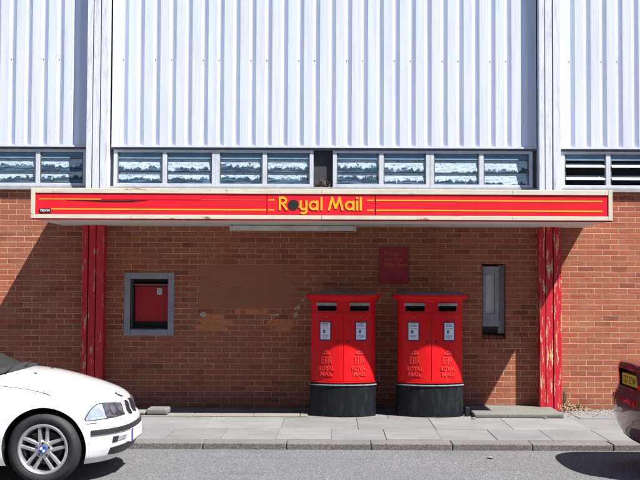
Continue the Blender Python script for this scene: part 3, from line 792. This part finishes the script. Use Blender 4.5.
# dry leaves and weeds at the right column
def scatter(name, mat, label, cat, n, fx, sz, lift=.0):
    m = MB()
    for i in range(n):
        x, y, z = fx(); s = sz*random.uniform(.3, 1.5); a = random.uniform(0, 6.28); t1 = random.uniform(-.7, .7); t2 = random.uniform(-.7, .7)
        mt = Matrix.Translation((x, y, z+lift)) @ Matrix.Rotation(a, 4, 'Z') @ Matrix.Rotation(t1, 4, 'X') @ Matrix.Rotation(t2, 4, 'Y')
        m.add([mt @ Vector(p) for p in ((-s, 0, 0), (0, -s*.45, .12*s), (s, 0, 0), (0, s*.45, .12*s))], [(0, 1, 2, 3)])
    one(name, mat, label, cat, m, kind='stuff')
def pile():
    t = random.random()**1.6; x = 3.12+.42*t+random.uniform(-.03, .03); hmax = .17*(1-t)**1.3
    y = -random.random()**1.3*(.30-.1*t)-.02
    return x, y, random.uniform(.005, .02+hmax*max(0, 1+y/.32))
scatter('dry_leaves', 'leaf_dry', 'pile of dry brown leaves against the wall by the peeling column', 'leaves', 620, pile, .017)
scatter('fallen_leaves', 'leaf_dry', 'scattered dead leaves and grit along the wall foot', 'leaves', 120, lambda: (3.0+random.random()*1.5, -random.random()**1.2*.85-.03, .008), .018)
m = MB()
for i in range(420):
    x = 3.0+random.random()*2.2; y = -random.random()**1.4*.75-.02; r = random.uniform(.004, .014)
    a = random.uniform(0, 3)
    rr = [[(x+r*k*math.cos(a+q), y+r*k*math.sin(a+q), z*r+.002) for q in (0, 1.3, 2.6, 3.9, 5.1)] for k, z in ((.9, 0), (1, .5), (.4, 1))]
    m.stack(rr)
one('gravel', 'grit', 'loose grit and chippings along the wall foot under the dead leaves', 'gravel', m, kind='stuff')
def weed(x, y, h, n, label, sp=.05):
    m = MB()
    for i in range(n):
        a = random.uniform(0, 6.28); l = h*random.uniform(.5, 1); dx, dy = sp*math.cos(a)*random.random(), sp*math.sin(a)*random.random()*.5
        w_ = .003
        m.add([(x-w_, y, 0), (x+w_, y, 0), (x+dx+w_, y+dy, l), (x+dx-w_, y+dy, l)], [(0, 1, 2, 3)])
        for q in range(9):
            f = random.uniform(.15, 1); c = Vector((x+dx*f, y+dy*f, l*f)); b = random.uniform(0, 6.28); s = random.uniform(.010, .024)
            d = Vector((math.cos(b), math.sin(b)*.6, random.uniform(-.2, .7)))*s; e = Vector((-math.sin(b), math.cos(b), .3))*s*.3
            m.add([c, c+d*.5+e, c+d, c+d*.5-e], [(0, 1, 2, 3)], i % 2)
    one('weed', ['leaf_green', 'leaf_dry'], label, 'weed', m)
weed(3.17, -.10, .33, 16, 'upright wilted weed growing where the peeling red column meets the wall')
weed(3.36, -.10, .13, 8, 'short dry weed growing from the leaf pile', .06)
# nest of debris between the two middle windows
scatter('window_debris', 'nest', 'dry twigs and debris heaped in the dark gap between the middle windows', 'debris', 260,
        lambda: ((lambda a: (-.125+a*.10, random.uniform(-.03, .015), 3.04+random.random()**1.8*.13*(1-.5*abs(a))))(random.uniform(-1, 1))), .015)
MB_ = None
# ------------------------------------------------------------------ cars
PLAN_M = 2.7
class Body:
    def __init__(s, L, W, f_off, r_off, top, crown, Lf=.55, Lr=.5, zb=.17):
        s.L, s.W, s.fo, s.ro, s.top, s.crown, s.Lf, s.Lr, s.zb = L, W, f_off, r_off, top, crown, Lf, Lr, zb
    def zt(s, x): return smooth_interp(s.top, x)
    def wf(s, z, sx):
        k = interp([(.15, .945), (.24, .975), (.42, .995), (.62, 1.0), (.80, .985), (1.0, .955)], z)
        e = s.zt(sx); d = z-(e-.09)
        if d > 0: k -= .045*(d/.09)**2
        h = abs(sx-s.L/2)/(s.L/2)
        return k*(1-.055*h**4)*s.W
    def fr(s, th, z):      # front corner point, th 0 (centre) .. pi/2 (side)
        sx = interp(s.fo, z)+s.Lf*(1-math.cos(th)**(2/PLAN_M)) if th < math.pi/2 else interp(s.fo, z)+s.Lf
        return sx, s.wf(z, sx)*math.sin(th)**(2/PLAN_M)
    def rr(s, th, z):
        sx = s.L-interp(s.ro, z)-s.Lr*(1-max(0, math.cos(th))**(2/PLAN_M))
        return sx, s.wf(z, sx)*math.sin(th)**(2/PLAN_M)
    # local coords: x = -sx (nose at 0, car points +x), y side sign: -1 is the near (right) side
    def pt(s, kind, a, z, side, e=0):
        def raw(a_, z_):
            sx, y = s.fr(a_, z_) if kind == 'f' else s.rr(a_, z_) if kind == 'r' else (a_, s.wf(z_, a_))
            return Vector((-sx, y*side, z_))
        p = raw(a, z)
        if e:
            d = .004; hi = .012
            if kind == 's': da = raw(a+d, z)-raw(a-d, z)
            else: a0_ = min(max(0.02, a-.02), math.pi/2-.06); a1_ = max(.06, min(math.pi/2-.02, a+.02)); da = raw(a1_, z)-raw(a0_, z)
            dz = raw(a, z+hi)-raw(a, z-hi); n = da.cross(dz).normalized()
            c = Vector((-s.L/2, 0, .5))
            if n.dot(p-c) < 0: n = -n
            p = p+n*e
        return p
    def th_y(s, y): return math.asin(min(1, (abs(y)/s.W)**(PLAN_M/2)))
    def th_s(s, ds): return math.acos(max(0, 1-ds/s.Lf)**(PLAN_M/2))
    def mesh(s):
        mb = MB(); nf, nm, nr, nz, nc = 26, 64, 22, 34, 10
        cols = [('f', math.pi/2*(i/nf)**1.0) for i in range(nf)]
        cols += [('s', s.Lf+.0+(s.L-s.Lf-s.Lr)*i/nm) for i in range(nm+1)]
        cols += [('r', math.pi/2*(1-(i+1)/nr)) for i in range(nr)]
        def colpts(kind, a, side):
            out = []
            if kind == 'f': sx0 = s.Lf*(1-math.cos(a)**(2/PLAN_M))+.14
            elif kind == 'r': sx0 = s.L-s.Lr*(1-math.cos(a)**(2/PLAN_M))-.07
            else:
                f_ = (a-s.Lf)/(s.L-s.Lf-s.Lr); sx0 = a+.14*max(0, 1-f_*6)-.07*max(0, 1-(1-f_)*6)
            zt = s.zt(sx0)
            for j in range(nz+1):
                z = s.zb+(zt-s.zb)*j/nz
                if kind == 's':
                    f = (a-s.Lf)/(s.L-s.Lf-s.Lr); sh = interp(s.fo, z)*max(0, 1-f*6)-interp(s.ro, z)*max(0, 1-(1-f)*6)
                    out.append(Vector((-(a+sh), s.wf(z, a+sh)*side, z)))
                else: out.append(s.pt(kind, a, z, side))
            return out
        Lc = [colpts(k, a, -1) for k, a in cols]; Rc = [colpts(k, a, 1) for k, a in cols]
        n = len(cols)
        for C, fl in ((Lc, False), (Rc, True)): mb.grid(lambda u, v, C=C: C[round(u*(n-1))][round(v*nz)], n-1, nz, flip=fl)
        def capf(j, cr):
            def fn(u, v):
                i = round(u*(n-1)); a, b = Lc[i][j], Rc[i][j]; q = 2*v-1; p = a.lerp(b, v)
                wv = min(1, abs(a.y)/s.W)
                if cr: p = p+Vector((0, 0, smooth_interp(s.crown, -a.x)*(1-abs(q)**2.6)*min(1, wv*1.15)**1.2))
                return p
            return fn
        mb.grid(capf(nz, True), n-1, nc); mb.grid(capf(0, False), n-1, nc, flip=True)
        return mb
    def patch(s, kind, a0, a1, zlo, zhi, side, e, t=.006, nu=14, nv=6, mb=None, mi=0):
        mb = mb or MB()
        zl = zlo if callable(zlo) else (lambda u: zlo); zh = zhi if callable(zhi) else (lambda u: zhi)
        mb.slab(lambda u, v, k: s.pt(kind, a0+(a1-a0)*u, zl(u)+(zh(u)-zl(u))*v, side, e if k == 0 else e-t), nu, nv, mi); return mb
def wheel(parent, c, r, rim_r, side, wd=.2, style=0):
    """wheel centred at c; outer face towards side*y"""
    T = lambda mb: setattr(mb, 'v', [(c[0]+x, c[1]+y*(-side), c[2]+z) for x, y, z in mb.v]) or mb
    h = wd/2
    m = MB()      # rim, outer face at -h
    m.lathe([(rim_r, -h+.012), (rim_r+.008, -h+.004), (rim_r-.004, -h-.001), (rim_r-.020, -h+.012), (rim_r-.030, -h+.05), (rim_r-.034, h-.02), (rim_r, h)], n=56)
    for k in range(5):
        a = math.pi/2+k*2*math.pi/5
        for s in (-1, 1):
            d = Vector((math.cos(a), math.sin(a))); p = Vector((-d.y, d.x))
            q0 = d*.040+p*s*.028; q1 = d*(rim_r-.022)+p*s*.036; pw = .0155
            o = []
            for yy, ww in ((-h+.016, pw*.75), (-h+.040, pw*1.3)):
                for q in (q0, q1):
                    yo = .004 if q is q0 else 0
                    o += [(q.x-p.x*ww, yy-yo, q.y-p.y*ww), (q.x+p.x*ww, yy-yo, q.y+p.y*ww)]
            m.add(o, [(0, 2, 3, 1), (4, 5, 7, 6), (0, 4, 6, 2), (1, 3, 7, 5), (0, 1, 5, 4), (2, 6, 7, 3)])
    m.cyl((0, -h+.010, 0), (0, 1, 0), .066, .085, .03, 30)
    T(m); w_ = m.build('wheel', 'alloy', parent, smooth=True, angle=30, bevel=.002)
    m = MB(); R_ = r; m.lathe([(rim_r+.001, -h+.014), (rim_r+.012, -h+.002), (rim_r+.05, -h-.008), (R_-.035, -h-.004), (R_-.010, -h+.018), (R_, -h+.045), (R_+.001, 0), (R_, h-.045), (R_-.010, h-.018), (R_-.035, h), (rim_r, h)], n=72)
    T(m); m.build('tyre', 'tyre', w_, smooth=True, angle=50)
    m = MB(); m.lathe([(.03, h*.1), (.145, h*.1), (.145, h*.1+.02), (.03, h*.1+.02)], n=40); m.box(-.12, -.05, -.015, .06, .03, .13)
    T(m); m.build('brake_disc', 'disc', w_)
    m = MB(); m.cyl((0, h*.6, 0), (0, 1, 0), rim_r-.035, rim_r-.035, .01, 40); T(m); m.build('back_plate', 'well', w_)
    m = MB()
    for k in range(5):
        a = -math.pi/2+k*2*math.pi/5+math.pi; m.cyl((.055*math.cos(a), -h+.012, .055*math.sin(a)), (0, -1, 0), .0105, .009, .006, 10)
    T(m); m.build('wheel_bolts', 'trim_black', w_)
    m = MB(); m.cyl((0, -h+.010, 0), (0, -1, 0), .035, .034, .010, 28)
    for k in range(4):
        pts = [(0, 0)]+[(.026*math.cos(R(90*k+q*22.5)), .026*math.sin(R(90*k+q*22.5))) for q in range(5)]
        m.prism(pts, -h-.002, -h, 1 if k % 2 else 2)
    T(m); m.build('hub_cap', ['blue' if style == 0 else 'trim_black', 'badge_white', 'blue'], w_)
def greenhouse(B, root, levels, paint, s_b):
    """levels: (z, s_front, s_rear, half width)"""
    def ring(z, sf, sr, hw, e=0):
        pts = []; n = 12; lf = .30; lr = .28
        for sd in (-1, 1):
            seg = []
            for i in range(n+1):
                th = math.pi/2*i/n; seg.append((-(sf-e+lf*(1-math.cos(th)**(2/3.2))), sd*(hw+e)*math.sin(th)**(2/3.2)))
            for i in range(1, 9):
                f = i/9; seg.append((-(sf+lf+(sr-lr-sf-lf)*f), sd*(hw+e)))
            for i in range(n, -1, -1):
                th = math.pi/2*i/n; seg.append((-(sr+e-lr*(1-max(0, math.cos(th))**(2/3.2))), sd*(hw+e)*math.sin(th)**(2/3.2)))
            pts.append(seg)
        loop = pts[0]+pts[1][::-1][1:-1]
        return [(x, y, z) for x, y in loop]
    m = MB(); m.local = True; m.stack([ring(*l) for l in levels[:-3]]); g = m.build('cabin_glass', 'car_glass', root, smooth=True, angle=50)
    m = MB(); m.local = True; m.stack([ring(*l, .004) for l in levels[-4:]]); m.build('roof', paint, root, smooth=True, angle=60)
    # pillars
    z0 = levels[0]; z1 = levels[-4]
    def pil(name, s0, s1, w0, w1, corner=None):
        for sd in (-1, 1):
            m = MB(); m.local = True
            def fn(u, v, k):
                z = z0[0]+(z1[0]-z0[0])*u; hw = z0[3]+(z1[3]-z0[3])*u
                ss = s0+(s1-s0)*u; ww = w0+(w1-w0)*u
                e = .008 if k == 0 else -.004
                return (-(ss+(v-.5)*ww), sd*(hw+e-corner_drop(ss+(v-.5)*ww, u)), z)
            def corner_drop(ss, u):
                sf = z0[1]+(z1[1]-z0[1])*u; sr = z0[2]+(z1[2]-z0[2])*u; hw = z0[3]+(z1[3]-z0[3])*u
                if ss < sf+.30: q = max(0, (ss-sf)/.30); c = (1-q)**1.6; return hw*(1-max(0, 1-c**2)**(1/3.2))
                if ss > sr-.28: q = max(0, (sr-ss)/.28); c = (1-q)**1.6; return hw*(1-max(0, 1-c**2)**(1/3.2))
                return 0
            m.slab(fn, 10, 8); m.build(name, paint, root, smooth=True, angle=50)
    pil('front_pillar', z0[1]+.20, z1[1]+.20, .12, .10); pil('rear_pillar', z0[2]-.24, z1[2]-.20, .30, .20)
    mid = (z1[1]+z1[2])/2
    pil('door_pillar', mid+.05, mid+.08, .09, .07)
def finish_car(B, root, paint, arches, r, rim_r, style=0, levels=None, arch_r=.36, ycl=None):
    mb = B.mesh(); mb.local = True
    body = mb.build('body', [paint, 'well'], root, smooth=True, merge=True, angle=40)
    for sd in (-1, 1):
        c = MB()
        for ax in arches:
            y0, y1 = sorted((sd*(B.W-.34), sd*(B.W+.2))); c.cyl((-ax, y0, r+.004), (0, 1, 0), arch_r, arch_r, y1-y0, 72)
        boolcut(body, c, ['well'])
    body.parent = root
    # darker lip round each arch
    for sd in (-1, 1):
        for ax in arches: 
            wb = MB(); wheel_local(root, (-ax, sd*(B.W-.115), r), r, rim_r, sd, style)
        # door gaps and handles
        m = MB(); m.local = True
        a0_, a1_ = arches; mid = (a0_+a1_)/2
        for sx in (a0_+.48, mid+.20, a1_-.25): B.patch('s', sx, sx+.005, .30, lambda u, sx=sx: B.zt(sx)-.02, sd, .0015, .003, 1, 14, mb=m)
        B.patch('s', a0_+.40, a1_-.42, .30, .305, sd, .0015, .003, 20, 1, mb=m)
        m.build('door_gap', 'seam', body)
        for sx in (mid+.02, a1_-.42):
            m = MB(); m.local = True; B.patch('s', sx, sx+.17, .80, .825, sd, .03, .025, 6, 2, mb=m); m.build('door_handle', paint, root, bevel=.004)
        m = MB(); m.local = True
        B.patch('s', a0_+.42, a1_-.40, .455, .50, sd, .012, .014, 24, 2, mb=m); m.build('side_moulding', 'trim_black', root, bevel=.003)
        # mirror
        m = MB(); m.local = True; xx = -(a0_+1.12); yy = sd*(B.W-.02)
        rs = []
        for k, (s_, dx) in enumerate(((.5, .06), (.85, .045), (1, 0), (.98, -.03))):
            rs.append([(xx+dx, yy+sd*.09+.10*s_*math.cos(q), .98+.062*s_*math.sin(q)) for q in [2*math.pi*i/16 for i in range(16)]])
        m.stack(rs); m.box(xx-.02, xx+.03, min(yy-sd*.07, yy+sd*.05), max(yy-sd*.07, yy+sd*.05), .93, .96)
        m.build('wing_mirror', paint, root, smooth=True, angle=50)
    if levels: greenhouse(B, root, levels, paint, 0)
    return body
def wheel_local(root, c, r, rim_r, sd, style):
    global MB
    sv = MB.build
    def b2(s, *a, **k): s.local = True; return sv(s, *a, **k)
    MB.build = b2
    wheel(root, c, r, rim_r, sd, style=style)
    MB.build = sv
def lp(B, name, mat, root, *a, bevel=0, **kw):
    m = MB(); m.local = True; B.patch(*a, mb=m, **kw); return m.build(name, mat, root, smooth=True, angle=50, bevel=bevel)

# white saloon, nose towards the pillar boxes
wc = thing('white_car', (0, 0, 0), 'white saloon car with silver alloy wheels and a black bumper strip', 'car')
BWc = Body(4.47, .87,
    [(.17, .15), (.22, .10), (.30, .065), (.40, .045), (.48, .045), (.52, .055), (.545, .085), (.58, .11), (.62, .12), (.70, .155), (.8, .20)],
    [(.17, .12), (.3, .02), (.45, 0), (.55, .01), (.6, .05), (.8, .07), (1.0, .14)],
    [(0, .640), (.12, .648), (.20, .682), (.34, .735), (.56, .800), (.80, .860), (1.10, .900), (1.6, .925), (2.6, .945), (3.5, .955), (4.1, .95), (4.4, .93)],
    [(0, .02), (.12, .03), (.3, .045), (.55, .058), (1.1, .062), (1.4, .06), (4.47, .05)], Lf=.62, Lr=.5, zb=.17)
AX = .705
body = finish_car(BWc, wc, 'car_white', (AX, AX+2.725), .316, .215, 0,
    levels=[(.945, 1.20, 3.82, .735), (1.02, 1.36, 3.74, .72), (1.15, 1.63, 3.55, .675), (1.30, 1.94, 3.30, .615), (1.345, 2.08, 3.18, .58), (1.375, 2.30, 3.0, .48), (1.385, 2.5, 2.85, .36)])
f = BWc
for sd in (-1, 1):
    # headlight: dark inner lenses plus clear indicator corner
    ta, tb = f.th_y(.30), math.pi/2-.10
    tm = ta+(tb-ta)*.52
    top = lambda u: .690-.012*u; 
    lp(f, 'headlight_seal', 'trim_black', wc, 'f', f.th_y(.262), f.th_s(.262), lambda u: .555-.003*u, lambda u: .660+.034*math.sin(min(1, u*1.6)*math.pi/2) if u < .55 else .694-.125*max(0, (u-.55)/.45)**2.2, sd, .004, nu=28, nv=8)
    hl = lp(f, 'headlight', 'lamp_dark', wc, 'f', f.th_y(.27), f.th_s(.105), lambda u: .562+.010*math.sin(u*9), lambda u: .655+.030*math.sin(min(1, u*1.6)*math.pi/2), sd, .006, nu=20, nv=8)
    lp(f, 'indicator', 'lamp_clear', hl, 'f', f.th_s(.107), f.th_s(.255), lambda u: .560-.003*u, lambda u: .564+.121*(1-u**2.2), sd, .006, nu=18, nv=8)
    # round lamps inside
    for ty in (.35, .50):
        p = f.pt('f', f.th_y(ty), .622, sd, .007); q = f.pt('f', f.th_y(ty), .622, sd, .03); m = MB(); m.local = True
        m.cyl(p, q-p, .042, .040, .003, 24); m.build('reflector', 'lamp_mid', hl)
    lp(f, 'bumper_strip', 'trim_black', wc, 'f', 0.0, f.th_s(.262), .428, .474, sd, .012, t=.02, nu=34, nv=2, bevel=.004)
    g = lp(f, 'grille', 'chrome', wc, 'f', f.th_y(.030), f.th_y(.185), lambda u: .535+.012*(2*u-1)**2, lambda u: .668-.016*(2*u-1)**2, sd, .012, t=.03, nu=10, nv=8, bevel=.004)
    lp(f, 'grille_slats', 'black', g, 'f', f.th_y(.042), f.th_y(.172), lambda u: .548+.012*(2*u-1)**2, lambda u: .655-.016*(2*u-1)**2, sd, .0145, nu=10, nv=8)
    lp(f, 'fog_lamp', 'lamp_clear', wc, 'f', f.th_y(.36), f.th_y(.55), .348, .388, sd, .004, nu=12, nv=3)
    lp(f, 'fog_lamp_surround', 'trim_black', wc, 'f', f.th_y(.53), f.th_y(.605), .342, .394, sd, .005, nu=8, nv=3)
    lp(f, 'intake', 'black', wc, 'f', 0.0, f.th_y(.61), lambda u: .222+.012*u**3, lambda u: .300-.006*u**3, sd, .004, nu=20, nv=4)
    lp(f, 'bonnet_gap', 'seam_soft', wc, 's', .64, 1.16, lambda u: f.zt(.64+.52*u)-.034, lambda u: f.zt(.64+.52*u)-.0305, sd, .004, t=.006, nu=20, nv=1)
    lp(f, 'side_repeater', 'reflector_amber', wc, 's', 1.20, 1.25, .655, .675, sd, .006, nu=3, nv=2)
    lp(f, 'bumper_gap', 'seam', wc, 'f', f.th_s(.20), f.th_s(.28), .5275, .5325, sd, .004, t=.006, nu=20, nv=1)
    lp(f, 'tail_light', 'lamp_red', wc, 'r', f.th_y(.48), math.pi/2-.12, .68, .84, sd, .006, nu=14, nv=6)
    lp(f, 'bumper_strip', 'trim_black', wc, 'r', 0, math.pi/2-.001, .44, .49, sd, .012, t=.02, nu=24, nv=2)
# front number plate with its blue band on the near side
fx = f.pt('f', 0, .37, -1)
m = MB(); m.local = True; m.box(fx.x-.04, fx.x+.013, -.27, .27, .305, .425); np_ = m.build('number_plate', 'plate_wh', wc, bevel=.003)
m = MB(); m.local = True; m.box(fx.x-.02, fx.x+.0145, -.269, -.185, .306, .424); m.build('blue_band', 'blue', np_)
m = MB(); m.local = True; m.box(fx.x-.041, fx.x+.010, -.278, .278, .297, .304); m.build('plate_holder', 'trim_black', np_)
# bonnet badge, washer jets, cowl, wipers
def bon(sx, y): 
    w_ = f.wf(f.zt(sx), sx); q = y/w_
    return Vector((-sx, y, f.zt(sx)+interp(f.crown, sx)*(1-abs(q)**2.6)*1.0))
from mathutils.bvhtree import BVHTree
bvh = BVHTree.FromPolygons([v.co.copy() for v in body.data.vertices], [tuple(q.vertices) for q in body.data.polygons])
p, _n, _i, _d = bvh.ray_cast(Vector((-.215, .002, 2)), Vector((0, 0, -1))); nrm = _n if _n.z > 0 else -_n; p = p+nrm*.002
m = MB(); m.local = True; m.cyl(p-nrm*.004, nrm, .041, .040, .012, 28)
bd = m.build('badge', 'trim_black', wc)
m = MB(); m.local = True
e1 = Vector((0, 1, 0)); e2 = nrm.cross(e1)
for k in range(4):
    pts = [p+nrm*.0095]+[p+nrm*.0095+(e1*math.cos(R(90*k+q*18))+e2*math.sin(R(90*k+q*18)))*.030 for q in range(6)]
    m.add(pts, [tuple(range(7))], k % 2)
m.build('badge_quadrant', ['blue', 'badge_white'], bd)
m = MB(); m.local = True
for y in (-.30, .30): c = bon(.93, y); m.box(c.x-.010, c.x+.010, y-.009, y+.009, c.z-.01, c.z+.004)
m.build('washer_jet', 'trim_black', wc)
m = MB(); m.local = True
m.grid(lambda u, v: (-(1.085+.14*v+.10*abs(2*u-1)**2.2), -.70+1.40*u, .952+.018*v+.010*(1-(2*u-1)**2)), 20, 4); m.build('cowl', 'trim_black', wc, smooth=True)
for y0 in (-.55, .05):
    m = MB(); m.local = True
    m.cyl((-1.12, y0, .978), (-.10, .52, .006), .009, .006, .53, 8); m.build('wiper', 'trim_black', wc)
wc.location = (-1.815, -4.49, ZR)

# maroon saloon, tail towards the pillar boxes
rc = thing('maroon_car', (0, 0, 0), 'dark maroon saloon car with a yellow rear number plate', 'car')
BR = Body(4.45, .85,
    [(.17, .10), (.3, .01), (.45, 0), (.6, .03), (.8, .12)],
    [(.27, .15), (.31, .10), (.37, .055), (.44, .025), (.53, .003), (.62, 0), (.69, .006), (.735, .030), (.79, .056), (.84, .060), (.92, .052), (.98, .045), (1.02, .06), (1.06, .11)],
    [(0, .66), (.2, .72), (.6, .82), (1.1, .90), (1.6, .93), (2.6, .95), (3.4, .97), (3.9, .995), (4.2, 1.015), (4.45, 1.02)],
    [(0, .03), (1.1, .06), (3.4, .05), (4.0, .04), (4.45, .035)], Lf=.6, Lr=.42, zb=.265)
rbody = finish_car(BR, rc, 'car_red', (.82, .82+2.6), .30, .19, 1,
    levels=[(.955, 1.15, 3.80, .72), (1.02, 1.30, 3.74, .71), (1.15, 1.55, 3.60, .67), (1.30, 1.85, 3.38, .61), (1.35, 2.0, 3.25, .57), (1.385, 2.25, 3.05, .48), (1.395, 2.5, 2.9, .36)])
g = BR
c = MB(); c.box(-g.L-.1, -g.L+.125, -.335, .335, .792, .965); boolcut(rbody, c, ['black']); rbody.parent = rc
for sd in (-1, 1):
    lp(g, 'tail_light', 'lamp_red', rc, 'r', g.th_y(.33), math.pi/2-.10, .80, .965, sd, .006, nu=16, nv=6)
    lp(g, 'boot_trim', 'chrome', rc, 'r', 0, g.th_y(.60), .776, .786, sd, .010, t=.012, nu=16, nv=1)
    lp(g, 'bumper_gap', 'seam', rc, 'r', 0, math.pi/2-.01, .733, .738, sd, .002, t=.004, nu=20, nv=1)
    lp(g, 'lower_bumper', 'trim_black', rc, 'r', 0, math.pi/2-.001, .268, .31, sd, .003, t=.006, nu=24, nv=3)
    for y0 in (.30, .50): lp(g, 'rear_reflector', 'reflector', rc, 'r', g.th_y(y0), g.th_y(y0+.09), .65, .695, sd, .006, nu=5, nv=2)
    lp(g, 'headlight', 'lamp_clear', rc, 'f', g.th_y(.35), math.pi/2-.2, .56, .66, sd, .006, nu=14, nv=6)
    lp(g, 'grille', 'black', rc, 'f', 0, g.th_y(.33), .56, .64, sd, .005, nu=10, nv=3)
rx = -(g.L-.056-.045)
m = MB(); m.local = True; m.box(rx-.022, rx+.02, -.262, .262, .806, .917); rp = m.build('number_plate', 'plate_yellow', rc, bevel=.003)
m = MB(); m.local = True
textmb('S37 EOW', .100, .0008, lambda x, y, z: (rx-.0225-z, -x*1.0, .826+y), mb=m, offset=.0015, spacing=1.08)
m.build('registration', 'black', rp)
rc.location = (2.79+4.45, -4.41, ZR)
